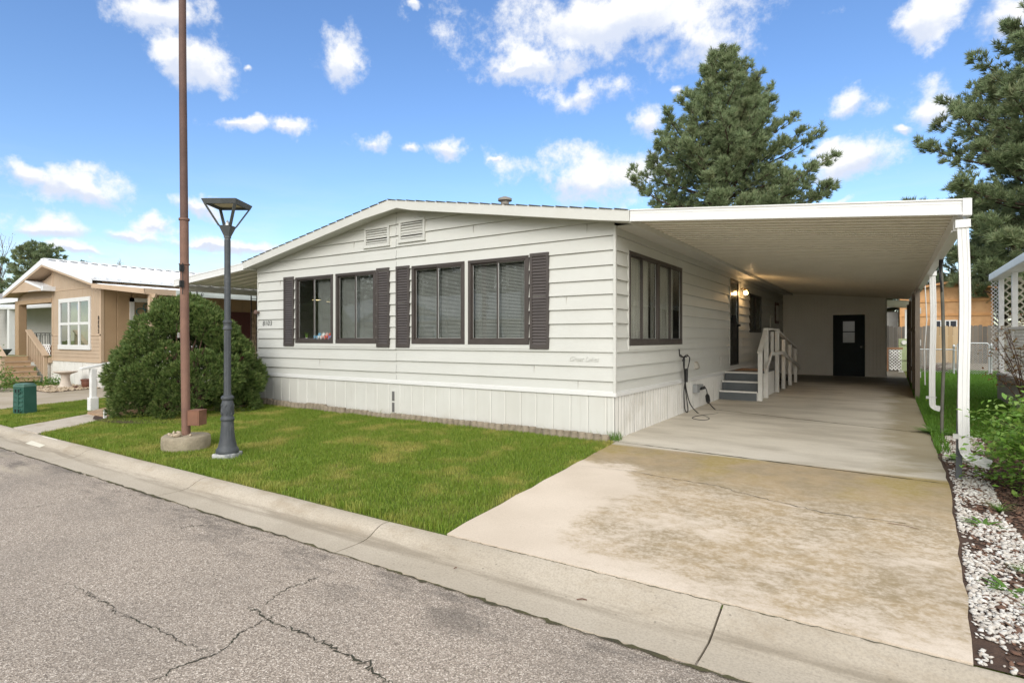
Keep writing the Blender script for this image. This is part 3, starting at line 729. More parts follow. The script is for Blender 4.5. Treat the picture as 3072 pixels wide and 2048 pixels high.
for xa, xb in ((-8.5,-4.11),(-4.11,.31)):
    s.hexa([(xa,-.27,zroof(xa)-.135),(xb,-.27,zroof(xb)-.135),(xb,.03,zroof(xb)-.135),(xa,.03,zroof(xa)-.135),(xa,-.27,zroof(xa)-.12),(xb,-.27,zroof(xb)-.12),(xb,.03,zroof(xb)-.12),(xa,.03,zroof(xa)-.12)])
s.box(.0,.31,.03,15.0,2.955,2.975); s.build('soffit', M['trim'], home)
# gable vents
for u0, u1, z0, z1 in ((-4.99,-4.345,3.10,3.46), (-4.10,-3.485,3.12,3.50)):
    m = MB(TF); fw = .045
    def vz_(u): return z1 + (u-u0)/(u1-u0)*.0
    m.box(u0,u1,.004,.045,z0,z0+fw); m.box(u0,u1,.004,.045,z1-fw,z1); m.box(u0,u0+fw,.004,.044,z0+fw,z1-fw); m.box(u1-fw,u1,.004,.044,z0+fw,z1-fw)
    m.box(u0-.02,u1+.02,.004,.055,z0-.02,z0-.001)
    n = 6
    for i in range(n):
        zz = z0+fw+(z1-z0-2*fw)*(i+.5)/n
        m.hexa([(u0+fw,.037,zz-.013),(u1-fw,.037,zz-.013),(u1-fw,.020,zz+.008),(u0+fw,.020,zz+.008),(u0+fw,.042,zz-.011),(u1-fw,.042,zz-.011),(u1-fw,.025,zz+.011),(u0+fw,.025,zz+.011)])
    o = m.build('gable_vent', M['siding'], home, bevel=.002)
    k = MB(TF); k.box(u0+fw-.005,u1-fw+.005,-.002,.0045,z0+fw-.005,z1-fw+.005); k.build('screen', plain('vent_screen_dark', (.05,.042,.034), .9), o)

# windows
def window(T, u0, u1, z0, z1, parent, blind=(1, 1), curtain=False, mull=.5, mat=None):
    mat = mat or M['brown']; m = MB(T); fw = .05; fb = .075
    m.box(u0,u1,-.03,.034,z0,z0+fb); m.box(u0,u1,-.03,.034,z1-fw,z1)
    m.box(u0,u0+fw,-.03,.032,z0+fb,z1-fw); m.box(u1-fw-.012,u1,-.03,.032,z0+fb,z1-fw)
    m.box(u0+.012,u1-.012,.034,.040,z1-.022,z1-.008)
    a, b = u0+fw, u1-fw-.012; c = a+(b-a)*mull; za, zb = z0+fb, z1-fw
    o = m.build('window', mat, parent, bevel=.004)
    s = MB(T); sw = .026
    for (p, q, w) in ((a, c+.012, -.004), (c-.012, b, .020)):
        s.box(p,q,w-.018,w,za,za+sw); s.box(p,q,w-.018,w,zb-sw,zb); s.box(p,p+sw,w-.018,w-.001,za+sw,zb-sw); s.box(q-sw,q,w-.018,w-.001,za+sw,zb-sw)
    s.build('sash', mat, o, bevel=.003)
    g = MB(T); g.box(c+sw-.012,c+sw-.002,.0,.012,za+sw,zb-sw); g.box(c+sw-.002,b-sw,.004,.010,za+sw,za+sw+.006); g.box(b-sw-.006,b-sw,.004,.010,za+sw+.006,zb-sw); g.build('glazing_bead', M['silver'], o)
    g = MB(T); g.box(a+sw,a+sw+.005,-.02,-.014,za+sw,zb-sw); g.build('glazing_bead', M['silver'], o)
    for (p, q, w) in ((a+sw, c-sw+.012, -.013), (c+sw-.012, b-sw, .011)):
        g = MB(T); g.box(p,q,w-.003,w,za+sw,zb-sw); g.build('pane', M['glass'], o)
    for on, (p, q) in zip(blind, ((a+.004, c-.004), (c+.004, b-.004))):
        if not on: continue
        bl = MB(T); zz = zb-.03; bl.box(p,q,-.10,-.07,zb-.03,zb)
        i = 0
        while zz > za+.03:
            zz -= .0225
            dz_ = .0035*math.sin(i*.7)
            bl.add([(p,-.078,zz-.0085+dz_*.2),(q,-.078,zz-.0085),(q,-.097,zz+.0065),(p,-.097,zz+.0065+dz_*.2)], [(0,1,2,3)]); i += 1
        for f_ in (.22,.27,.8): 
            uu = p+(q-p)*f_; bl.box(uu,uu+.004,-.071,-.068,za+.02,zb-.03)
        bl.build('blind', M['blind'], o)
    if curtain:
        cu = MB(T); n = 60; V = []
        for i in range(n+1):
            uu = a+(b-a)*i/n; w = -.13+.028*math.sin(i*1.15)+.015*math.sin(i*.43)
            V += [(uu,w,za-.02),(uu,w,zb+.02)]
        cu.add(V, [(2*i,2*i+2,2*i+3,2*i+1) for i in range(n)])
        cu.build('curtain', M['curtain'], o, smooth=180)
    return o
window(TF,-7.065,-5.885,1.315,2.665,home,(0,1)); window(TF,-5.81,-4.69,1.315,2.665,home)
window(TF,-3.80,-2.622,1.315,2.675,home); window(TF,-2.55,-1.385,1.315,2.675,home)
window(TS,.472,1.726,1.305,2.69,home,(0,0),True,.45); window(TS,1.738,3.005,1.305,2.69,home,(0,0),True,.52)
window(TS,9.12,10.76,1.58,2.635,home,(0,1),False,.52,M['black'])
bits('window_trim', M['siding'], home, TF, [(-7.09,-4.67,.002,.032,1.245,1.312),(-3.82,-1.365,.002,.032,1.245,1.312),(-5.883,-5.812,.002,.028,1.313,2.66),(-2.62,-2.552,.002,.028,1.313,2.66)])
bits('window_trim', M['siding'], home, TS, [(.44,3.04,.002,.032,1.245,1.302),(.44,.470,.002,.026,1.303,2.71),(3.007,3.04,.002,.026,1.303,2.71),(9.09,10.79,.002,.026,1.53,1.578)])
for u0, u1 in ((-7.447,-7.115),(-4.667,-4.343),(-4.172,-3.848),(-1.36,-1.033)):
    m = MB(TF); z0, z1 = 1.252, 2.692; fw = .042
    m.box(u0,u1,.016,.046,z0,z0+.062); m.box(u0,u1,.016,.046,z1-.05,z1); m.box(u0,u0+fw,.016,.045,z0+.062,z1-.05); m.box(u1-fw,u1,.016,.045,z0+.062,z1-.05)
    n = 29
    for i in range(n):
        zz = z0+.062+(z1-z0-.112)*(i+.5)/n; h = (z1-z0-.112)/n
        m.hexa([(u0+fw,.036,zz-h*.50),(u1-fw,.036,zz-h*.50),(u1-fw,.020,zz+h*.42),(u0+fw,.020,zz+h*.42),(u0+fw,.043,zz-h*.46),(u1-fw,.043,zz-h*.46),(u1-fw,.026,zz+h*.46),(u0+fw,.026,zz+h*.46)])
    m.box(u0+.02,u1-.02,.016,.022,z0+.03,z1-.03)
    m.build('shutter', M['shut'], home)
# room behind the windows
rm = MB(); rm.box(-8.38,-.02,3.6,3.62,.7,2.98); rm.box(-8.38,-.02,.02,14.9,.70,.72); rm.box(-8.38,-.02,.06,14.9,2.96,2.98); rm.build('interior_wall', surf('room_wall', (.17,.16,.145), rough=.8), home)
# side door, lamp and small fittings
d = MB(TS); d.box(6.84,7.65,-.025,.012,.80,2.82)
for a, b, z0, z1 in ((6.79,6.86,.765,2.855),(7.63,7.705,.765,2.855)): d.box(a,b,-.03,.03,z0,z1)
d.box(6.86,7.63,-.03,.029,2.785,2.855); d.box(6.86,7.63,-.03,.029,.765,.82); d.box(6.9,7.59,.012,.018,.9,1.42)
door = d.build('door', M['storm'], home, bevel=.004)
g = MB(TS); g.box(6.93,7.56,.013,.02,1.78,2.72); g.build('pane', M['glass'], door)
g = MB(TS); g.box(7.05,7.5,.013,.019,1.42,1.98); g.build('screen_panel', M['black'], door)
k = MB(TS); k.tube([(7.60,.012,1.74),(7.60,.06,1.74)],.022,10); k.lathe([(.012,-.03),(.03,-.02),(.03,.02),(.012,.03)],12,(7.6,.07,1.74)); k.build('handle', M['black'], door, smooth=40)
bits('door_trim', M['siding'], home, TS, [(6.75,6.788,.002,.028,.74,2.856),(7.707,7.745,.002,.028,.74,2.856),(6.75,7.745,.002,.03,2.857,2.895)])
lp = MB(TS); lp.lathe([(.05,-.012),(.05,.012)],14,(7.98,.012,2.66)); lp.tube([(7.98,.015,2.66),(7.98,.07,2.69),(7.98,.13,2.67)],.012,8); lp.lathe([(.03,.0),(.042,.02),(.03,.05)],12,(7.98,.135,2.62))
lamp = lp.build('wall_lamp', plain('brass_lamp', (.35,.24,.1), .35, .8), home, smooth=40)
q = MB(TS); q.lathe([(.012,.0),(.04,-.03),(.052,-.07),(.045,-.105),(.015,-.13)],14,(7.98,.135,2.64))
t = NT('lit_bulb'); q.build('bulb', t.done(t.bsdf((1,.8,.5), .4, emis=(1,.66,.28), es=6)), lamp, smooth=180)
bm = MB(TS); bm.box(13.2,13.92,.018,.045,1.9,2.62); o = bm.build('framed_mirror', plain('red_brown_frame', (.10,.035,.025), .5), home, bevel=.01); g = MB(TS); g.box(13.3,13.82,.045,.048,2.0,2.52); g.build('mirror_face', M['pale'], o)
x = MB(TS); x.box(12.3,12.36,.015,.04,1.0,2.1); x.box(12.3,12.62,.015,.045,2.1,2.14); x.build('conduit', M['whitewood'], home)
v = MB(TS); v.hexa([(3.80,.012,.80),(4.05,.012,.80),(4.05,.012,.96),(3.80,.012,.96),(3.87,.085,.84),(3.98,.085,.84),(3.98,.06,.92),(3.87,.06,.92)]); v.build('dryer_vent', surf('vent_hood', (.42,.39,.34), rough=.5), home, bevel=.006)
v = MB(TS); v.box(5.84,5.96,.012,.022,.80,1.0); v.box(5.87,5.93,.022,.030,.83,.88); v.box(5.87,5.93,.022,.030,.92,.97); v.build('outlet', M['pale'], home, bevel=.003)
v = MB(TS); v.box(3.73,3.90,.01,.10,.36,.52); v.box(3.90,4.22,.012,.085,.43,.50); v.build('outlet_box', M['greybox'], home, bevel=.008)
h = MB(TS); h.box(2.86,2.90,.012,.02,1.02,1.30); h.tube([(2.88,.02,1.10),(2.88,.06,1.07),(2.88,.12,1.075),(2.88,.14,1.12)],.008,6); h.tube([(2.97,.02,1.10),(2.97,.06,1.07),(2.97,.12,1.075),(2.97,.14,1.12)],.008,6); h.box(2.86,2.99,.012,.018,1.06,1.12); h.build('hose_hook', M['black'], home, smooth=40)
v = MB(TF); v.box(-4.31,-4.195,.012,.02,.06,.49); sv = v.build('skirting_vent', M['skirt'], home, bevel=.003)
v = MB(TF); v.box(-4.283,-4.222,.02,.0235,.09,.26); v.box(-4.283,-4.222,.02,.0235,.29,.46); v.build('grille', plain('vent_grille_grey', (.13,.125,.12), .7), sv)
sp = MB(TF); sp.tube([(-8.36,.01,1.98),(-8.36,.07,1.98)],.02,8); sp.lathe([(.018,-.05),(.04,-.03),(.045,.02),(.02,.05)],10,(-8.36,.09,1.98)); sp.build('floodlight', plain('brown_fixture', (.16,.10,.08), .5), home, smooth=40)
MF = lambda x, z: Matrix.Translation((x, -.028, z)) @ Matrix.Rotation(R(90), 4, 'X')
text_part('house_number', '8103', .155, plain('black_number', (.02,.02,.02), .5), home, MF(-8.045,1.735), .12, .002, 1.12, -.0025)
text_part('script_emblem', 'Great Lakes', .105, M['siding'], home, MF(-.47,1.115), .55, .0025, .92, -.0022)

# ------------------------------------------------------------------ carport
def zc(x): return 3.005-(x-.34)*.0945
cp = thing('carport', 'white aluminium carport with ribbed roof pans beside the white mobile home', 'carport', (2.1, 0, 0))
m = MB(); prof_ = [(0,0),(.0005,-.010),(.006,-.010),(.0065,0),(.045,0),(.0455,-.009),(.051,-.009),(.0515,0),(.199,0)]
yy = -.27; P = []
while yy < 15.25:
    for a, dzz in prof_: P.append((yy+a, dzz))
    yy += .2
P.append((yy, 0)); V = []
xs_ = [.335,.9,1.5,2.1,2.7,3.3,3.79]
for (y, dzz) in P:
    for x in xs_:
        sag = .0
        V.append((x, y, zc(x)+dzz+sag))
k = len(xs_)
np_ = len(prof_)
for j in range(len(P)-1):
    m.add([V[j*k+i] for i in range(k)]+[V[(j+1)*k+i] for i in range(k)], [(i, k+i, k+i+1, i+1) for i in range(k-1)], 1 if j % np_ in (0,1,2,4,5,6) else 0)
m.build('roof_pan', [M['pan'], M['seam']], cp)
m = MB(); m.hexa([(.34,15.3,zc(.34)-.06),(3.79,15.3,zc(3.79)-.06),(3.79,19.4,zc(3.79)-.1),(.34,19.4,zc(.34)-.1),(.34,15.3,zc(.34)-.04),(3.79,15.3,zc(3.79)-.04),(3.79,19.4,zc(3.79)-.08),(.34,19.4,zc(.34)-.08)]); m.build('rear_roof_panel', M['trim'], cp)
f = MB()
def fas(x0, x1, zt, zb, y0, y1):
    dz1 = (x1-x0)*.0945
    f.hexa([(x0,y0,zb),(x1,y0,zb-dz1),(x1,y1,zb-dz1),(x0,y1,zb),(x0,y0,zt),(x1,y0,zt-dz1),(x1,y1,zt-dz1),(x0,y1,zt)])
fas(.342,3.80,3.086,2.955,-.295,-.27); fas(.342,3.80,3.100,3.082,-.305,-.27); fas(.342,3.80,2.972,2.942,-.307,-.27); fas(.342,3.80,3.055,3.049,-.298,-.27)
f.hexa([(3.772,-.311,2.612),(3.845,-.311,2.606),(3.845,-.2,2.606),(3.772,-.2,2.612),(3.772,-.311,2.778),(3.845,-.311,2.772),(3.845,-.2,2.772),(3.772,-.2,2.778)])
f.box(3.822,3.845,-.2,15.2,2.62,2.76)
f.build('fascia', M['alu'], cp, bevel=.003)
b = MB(); b.box(3.715,3.80,-.05,15.2,2.50,2.655); b.box(3.70,3.715,-.05,15.2,2.49,2.51); b.build('gutter_beam', M['alu'], cp, bevel=.004)
def downspout(y, x, zt, zb, lean, out, wid=.088, dep=.062):
    m = MB(); n = 14
    sec = [(-.5,-.5),(-.3,-.5),(-.25,-.42),(-.15,-.42),(-.1,-.5),(.1,-.5),(.15,-.42),(.25,-.42),(.3,-.5),(.5,-.5),(.5,.5),(-.5,.5)]
    V = []; k = len(sec); rows = []
    for i in range(n+1):
        s = i/n; z = zt+(zb-zt)*s; xx = x+lean*s+.012*math.sin(s*5.5); rows.append(((xx, y, z), 0))
    for j, (a, dx_, dz_) in enumerate(((18,.012,-.045),(36,.045,-.085),(55,.10,-.115),(70,.16,-.13),(72,.24,-.155))):
        p0 = rows[n][0]; rows.append(((p0[0]+dx_*out, y-.02*j*.7*out, p0[2]+dz_*out), a))
    for (c, a) in rows:
        ca, sa = math.cos(R(a)), math.sin(R(a)); crease = .96 if a in (18, 36, 55) else 1
        for (p, q) in sec: V.append((c[0]+p*wid*ca*crease, c[1]+q*dep*crease, c[2]+p*wid*sa))
    F = [(i*k+j, i*k+(j+1)%k, (i+1)*k+(j+1)%k, (i+1)*k+j) for i in range(len(rows)-1) for j in range(k)]+[tuple(range(k)), tuple((len(rows)-1)*k+j for j in range(k-1,-1,-1))]
    m.add(V, F)
    o = m.build('downspout', M['alu'], cp)
    st = MB(); st.box(x-.06,x+.06,y-.045,y+.045,zt-.01,zt+.07); st.build('outlet_collar', M['alu'], o, bevel=.003)
    b_ = MB(); zz = zb+.12; b_.box(x+lean-.055,x+lean+.052,y-.036,y-.033,zz,zz+.012); b_.box(x+lean-.10,x+lean-.055,y-.06,y-.02,zz-.02,zz+.025); b_.build('bracket', M['silver'], o)
downspout(-.275, 3.775, 2.50, .33, .022, .8); downspout(4.85, 3.80, 2.50, .27, .01, .45)
m = MB(); m.beam((3.752,-.17,-.03),(3.80,-.09,2.5),.05,.05); m.build('post', plain('dark_grey_post', (.10,.105,.11), .6), cp, bevel=.004)
m = MB(); m.tube([(3.795,2.68,-.03),(3.80,2.66,.5),(3.815,2.6,1.1),(3.80,2.55,1.8),(3.775,2.52,2.5)],.021,8); pole = m.build('pole', surf('greenish_iron_pole', (.13,.125,.10), (.07,.07,.06), 4), cp, smooth=60)
m = MB()
for i in range(5): m.tube([(3.765+.008*i,2.50-.012*i,2.51),(3.755+.004*i,2.48,2.35),(3.77,2.49+.01*i,2.2+.04*i),(3.79,2.53,2.05+.08*i)],.011,6)
m.build('strap', M['black'], pole, smooth=60)
for (yp, ww) in ((11.9,.05),(19.2,.05)):
    m = MB(); m.box(3.74-ww,3.74+ww*.4,yp-.04,yp+.04,gz(3.7,yp)-.02,2.52); m.build('post', M['alu'], cp, bevel=.004)
m = MB(); m.tube([(3.80,7.2,2.5),(3.83,7.22,1.8),(3.79,7.2,1.2),(3.80,7.15,.45)],.012,6); m.build('conduit', M['alu'], cp, smooth=60)
ps = thing('privacy_screen', 'dark weathered board screen standing along the far right side of the carport', 'screen', (3.7,11,.1))
m = MB(); y_ = 8.1; rr = random.Random(5)
while y_ < 14.8:
    w_ = rr.uniform(.13,.2); m.box(3.70+rr.uniform(0,.02),3.725+rr.uniform(0,.02),y_,y_+w_-.006,gz(3.7,y_)-.01,2.46+rr.uniform(-.03,.03)); y_ += w_
m.build('board_panel', M['darkscreen'], ps)
for yq in (8.02, 9.9, 12.5, 14.85):
    m = MB(); m.box(3.655,3.745,yq-.045,yq+.045,gz(3.7,yq)-.02,2.49); m.build('post', surf('grey_brown_post', (.2,.165,.13), rough=.8), ps, bevel=.005)
m = MB(); m.box(3.68,3.697,8.1,14.8,.55,.64); m.box(3.68,3.697,8.1,14.8,1.6,1.69); m.build('rail', surf('grey_brown_rail', (.18,.145,.11), rough=.8), ps)
for zq in (.55,1.25,1.95):
    m = MB(); m.box(3.745,3.765,8.0,8.06,zq,zq+.13); m.build('hinge', M['silver'], ps, bevel=.003)

# ------------------------------------------------------------------ shed at the back of the carport
sh = thing('storage_shed', 'pale panelled storage shed with dark door at the back of the carport', 'shed', (1.5,15.1,.13))
m = MB(lambda u, w, z: (u, 15.0-w, z)); u = .0; rr = random.Random(9)
def shed_pan(u0, u1, z0):
    zt0, zt1 = zc(max(.34,u0))+.03, zc(max(.34,u1))+.03
    m.add([(u0+.004,.0,z0),(u0+.008,.008,z0),(u1-.004,.008,z0),(u1,.0,z0),(u0+.004,.0,zt0),(u0+.008,.008,zt0),(u1-.004,.008,zt1),(u1,.0,zt1)], [(0,1,5,4),(1,2,6,5),(2,3,7,6)])
while u < 3.1:
    w_ = min(.1015, 3.1-u)
    shed_pan(u, u+w_, 2.19 if 1.58 < u+w_/2 < 2.50 else .10); u += w_
m.T = None; m.hexa([(0,15.055,2.55),(3.1,15.055,2.55),(3.1,15.09,2.55),(0,15.09,2.55),(0,15.055,3.10),(3.1,15.055,zc(3.1)+.05),(3.1,15.09,zc(3.1)+.05),(0,15.09,3.10)]); m.box(.0,1.6,15.001,15.05,.1,2.7); m.box(2.49,3.1,15.001,15.05,.1,2.7); m.box(1.6,2.49,15.001,15.05,2.19,2.7); m.box(3.06,3.1,15.05,18.4,.1,2.66); m.box(0,3.1,18.36,18.4,.1,2.6)
m.build('wall', M['shedwall'], sh)
m = MB(); m.hexa([(.0,14.955,2.955),(3.1,14.955,2.70),(3.1,14.99,2.70),(0,14.99,2.955),(.0,14.955,3.04),(3.1,14.955,2.785),(3.1,14.99,2.785),(0,14.99,3.04)]); m.build('header', M['shedwall'], sh); m = MB(); m.box(3.085,3.125,14.98,15.02,.1,2.70); m.build('corner_trim', M['trim'], sh)
d = MB(); d.box(1.615,2.48,15.012,15.04,.13,2.18); d.box(1.58,1.63,14.975,15.01,.11,2.21); d.box(2.465,2.51,14.975,15.01,.11,2.21); d.box(1.63,2.465,14.975,15.01,2.165,2.21)
do = d.build('door', M['teal'], sh, bevel=.004)
d = MB(); d.box(1.845,1.875,14.995,15.011,1.24,2.02); d.box(2.215,2.245,14.995,15.011,1.24,2.02); d.box(1.875,2.215,14.995,15.011,1.24,1.27); d.box(1.875,2.215,14.995,15.011,1.99,2.02); d.box(1.875,2.215,14.996,15.011,1.62,1.65); wf = d.build('window', M['teal'], do, bevel=.003)
g = MB(); g.box(1.875,2.215,15.0,15.011,1.27,1.99); g.build('pane', surf('frosted_pane', (.24,.245,.235), rough=.12, bump=0), do)
k = MB(); k.tube([(2.4,15.01,1.13),(2.4,14.95,1.13)],.012,8); k.lathe([(.01,-.03),(.03,-.015),(.03,.015),(.01,.03)],12,(2.4,14.94,1.13)); k.build('handle', M['silver'], do, smooth=60)

# ------------------------------------------------------------------ entry steps
st = thing('entry_steps', 'grey wooden entry steps with white railing up to the dark side door', 'steps', (.45,6.6,.05))
for i, (y, z0, z1) in enumerate(((5.76,.05,.262),(6.01,.262,.462),(6.26,.462,.655))):
    m = MB(); m.box(.03,.80,y,y+.02,z0,z1-.03); m.build('riser', M['greypaint'], st)
    m = MB(); m.box(.03,.81,y-.025,y+.27,z1-.03,z1); tr = m.build('tread', M['greypaint'], st, bevel=.005)
    m = MB(); m.box(.03,.812,y-.034,y-.025,z1-.034,z1+.003); m.build('nosing', M['whitewood'], tr)
m = MB(); m.box(.03,.82,6.52,7.98,.62,.655); m.build('landing', M['greypaint'], st, bevel=.005)
m = MB(); yq = 6.30
for a, b_, z1 in ((5.78,6.02,.24),(6.03,6.28,.44),(6.29,7.97,.62)):
    u = a
    while u < b_-.01: m.box(.79,.81+rng.uniform(0,.006),u,min(u+.088,b_)-.006,gz(.8,u)+.01,z1); u += .09
m.build('side_skirt', M['whitewood'], st)
m = MB(); m.hexa([(.05,7.99,.60),(.80,7.99,.60),(.80,11.4,.14),(.05,11.4,.14),(.05,7.99,.64),(.80,7.99,.64),(.80,11.4,.18),(.05,11.4,.18)]); m.build('ramp', M['greypaint'], st)
PO = [(5.86,1.10),(6.58,1.59),(8.10,1.60),(9.13,1.39),(10.3,1.24),(11.45,1.10)]
for y, zt in PO: 
    m = MB(); m.box(.812,.898,y-.043,y+.043,gz(.85,y)+.01,zt); m.build('post', M['whitewood'], st, bevel=.006)
m = MB(); m.box(.825,.885,7.36,7.42,1.055,1.57); m.build('baluster', M['whitewood'], st, bevel=.004)
m = MB(); m.beam((.855,5.78,1.10),(.855,6.6,1.63),.10,.035); m.beam((.855,6.52,1.625),(.855,8.16,1.625),.105,.04); m.beam((.855,8.1,1.60),(.855,11.52,1.12),.09,.035)
m.build('top_rail', M['whitewood'], st, bevel=.005)
m = MB(); m.beam((.915,6.12,.64),(.915,6.9,1.05),.035,.085); m.beam((.915,6.88,1.05),(.915,8.48,1.05),.035,.085); m.beam((.915,8.46,1.055),(.915,11.95,.55),.035,.085); m.build('handrail', M['whitewood'], st, bevel=.006)
dm = MB(); dm.box(.14,.72,6.75,7.6,.656,.672); tag(dm.build('doormat', M['doormat'], bevel=.006), 'red and tan woven doormat on the landing below the side door', 'doormat')

cb = thing('charging_cable', 'black charging cable looped on a wall hook and trailing on the carport slab', 'cable', (.2,3.2,.05))
def smooth_path(P, n=8):
    P = [Vector(p) for p in P]; out = []
    for i in range(len(P)-1):
        a, b, c, d = P[max(i-1,0)], P[i], P[i+1], P[min(i+2,len(P)-1)]
        for k in range(n):
            t = k/n; out.append(.5*((2*b)+(c-a)*t+(2*a-5*b+4*c-d)*t*t+(3*b-a-3*c+d)*t**3))
    out.append(P[-1]); return out
m = MB(); m.tube(smooth_path([(.05,2.95,1.0),(.10,2.90,1.08),(.09,2.93,.85),(.05,3.12,.5),(.05,3.28,.12),(.06,3.20,.05),(.05,3.08,.14),(.06,3.02,.5),(.10,3.10,.85),(.13,3.12,1.05),(.10,2.97,1.10),(.08,2.90,1.0),(.09,2.95,.75),(.09,3.05,.48),(.12,3.2,.2),(.25,3.22,.045),(.42,2.98,.032),(.60,2.66,.032),(.56,2.40,.032),(.34,2.55,.032),(.36,2.92,.036),(.55,3.40,.034),(.42,3.85,.034),(.28,4.05,.10),(.2,4.12,.17)]),.0095,8)
m.tube(smooth_path([(.17,4.2,.26),(.13,4.28,.38),(.09,4.25,.46)]),.0095,8); m.build('cord', M['cable'], cb, smooth=60)
m = MB(); m.tube([(.21,4.10,.14),(.20,4.13,.17),(.165,4.21,.27),(.155,4.24,.30)],[.02,.042,.042,.02],8); m.build('inline_box', M['cable'], cb, smooth=40)
m = MB(); m.tube([(.11,2.99,.86),(.11,3.0,.62)],[.03,.022],8); m.build('connector', M['cable'], cb, smooth=40)
m = MB(); m.box(.05,.12,4.0,4.24,.40,.455); m.build('plug', M['cable'], cb, bevel=.01)

# ------------------------------------------------------------------ patio awning left of the white home
aw = thing('patio_awning', 'white corrugated patio awning on scrolled iron posts left of the white home', 'awning', (-10,3,0))
def za_(x): return 2.985+(x+8.5)*.0700
m = MB(); V = []; P = []; yy = -.27
while yy < 7.5:
    P += [(yy,0),(yy+.19,0),(yy+.215,.045),(yy+.265,.045),(yy+.29,0)]; yy += .30
for y, dzz in P: V += [(-8.52,y,za_(-8.52)-.03+dzz),(-11.42,y,za_(-11.42)-.03+dzz)]
m.add(V, [(2*i,2*i+1,2*i+3,2*i+2) for i in range(len(P)-1)]); m.build('roof_pan', M['pan'], aw)
f = MB(); xa, xb = -11.44, -8.505
for (dt, db, y0) in ((.06,-.085,-.295),(.07,.045,-.303),(-.065,-.095,-.305)):
    f.hexa([(xa,y0,za_(xa)+db),(xb,y0,za_(xb)+db),(xb,-.27,za_(xb)+db),(xa,-.27,za_(xa)+db),(xa,y0,za_(xa)+dt),(xb,y0,za_(xb)+dt),(xb,-.27,za_(xb)+dt),(xa,-.27,za_(xa)+dt)])
f.box(-11.47,-11.43,-.31,7.5,za_(xa)-.10,za_(xa)+.065); f.build('fascia', M['alu'], aw, bevel=.003)
b = MB(); b.box(-11.40,-11.30,-.2,7.4,2.585,2.68); b.build('beam', M['pale'], aw)
def scroll_post(y, zb):
    m = MB(); T = lambda u, z: (-11.36, y+u, z)
    for u in (-.085,.085): m.beam(T(u,zb), T(u,2.585), .022, .022)
    for zz in (zb+.02, .9, 1.55, 2.5): m.beam(T(-.085,zz), T(.085,zz), .016, .016)
    for k, z0 in enumerate((.25,.95,1.62)):
        sgn = 1 if k % 2 else -1
        m.tube([T(sgn*(-.07+.14*i/10), z0+.02+.56*i/10) for i in range(11)], .007, 5)
        for zc_, s2 in ((z0+.12,1),(z0+.46,-1),(z0+.29,1)):
            m.tube([T(s2*sgn*(.03+ (.038-.0026*i)*math.cos(i*.62)), zc_+(.058-.004*i)*math.sin(i*.62)) for i in range(14)], .006, 5)
    m.tube([T(.085+.14*i/12, 2.56-.20*math.cos(i/12*1.57)+.06*math.sin(i*1.5)) for i in range(13)], .007, 5)
    m.tube([T(.12+.05*math.cos(i*.6), 2.46+.05*math.sin(i*.6)) for i in range(11)], .006, 5); m.tube([T(.22+.035*math.cos(i*.6), 2.52+.035*math.sin(i*.6)) for i in range(11)], .006, 5)
    m.build('scroll_post', M['iron'], aw, smooth=60)
scroll_post(.12,-.02); scroll_post(1.75,-.02); scroll_post(5.2,-.02)
m = MB(); m.tube([(-11.36,1.84,1.02),(-10.2,1.84,1.06),(-9.0,1.84,1.10)],.02,8); m.tube([(-11.3,1.5,.72),(-9.0,1.5,.95)],.022,8); m.build('rail', M['trim'], aw, smooth=60)

# ------------------------------------------------------------------ tan house on the left
th = thing('tan_house', 'tan manufactured house with white metal roof and six-light white window', 'house', (-20,0,-.07))
X0, X1 = -20.06, -16.33
AP, EV = (-19.82, 3.97), -15.99                       # apex and right eave of the roof (fascia plane Y=-.35)
def ztan(x): return AP[1]-(x-AP[0])*.216 if x > AP[0] else AP[1]-(AP[0]-x)*.252
def ztanw(x): return ztan(x)-.17
m = MB(); hole = (-19.42,-17.06,1.12,2.66); u = X0; gi = 0
def tseg(u0, u1, z0, z1a, z1b): m.add([(u0+.006,-.004,z0),(u0+.012,-.014,z0),(u1-.012,-.014,z0),(u1,-.004,z0),(u0+.006,-.004,z1a),(u0+.012,-.014,z1a),(u1-.012,-.014,z1b),(u1,-.004,z1b)],[(0,1,5,4),(1,2,6,5),(2,3,7,6)])
while u < X1-.005:
    w_ = min(.2, X1-u); a, b_ = u, u+w_; mid = (a+b_)/2
    if hole[0] < mid < hole[1]: tseg(a,b_,2.63,min(2.97,ztanw(a)),min(2.97,ztanw(b_)))
    else: tseg(a,b_,1.52,2.97 if ztanw(a)>2.97 else ztanw(a),2.97 if ztanw(b_)>2.97 else ztanw(b_))
    if ztanw(mid) > 3.02: tseg(a,b_,2.975,ztanw(a),ztanw(b_))
    u += w_
z = .72
while z < 1.50:
    for a, b_ in ((X0,hole[0]),(hole[1],X1)) if z+.1 > hole[2] else ((X0,X1),):
        m.add([(a,-.022,z),(b_,-.022,z),(b_,-.006,z+.11),(a,-.006,z+.11),(a,0,z+.004),(b_,0,z+.004)],[(0,1,2,3),(4,5,1,0)])
    z += .11
m.build('front_wall', M['tan'], th)
m = MB(); m.box(X0-.01,-19.49,-.03,-.0,1.49,1.53); m.box(-16.99,X1+.02,-.03,-.0,1.49,1.53); m.box(X0-.02,X0+.07,-.03,.05,.72,ztanw(X0)); m.box(X1-.07,X1+.022,-.03,.05,.72,2.86); m.box(X0,X1,-.028,.0,2.955,2.985); m.box(X0,X1+.02,-.035,.0,.68,.735)
m.build('trim', M['tantrim'], th)
m = MB(lambda u, w, z: (X1+w, u, z)); u = 0
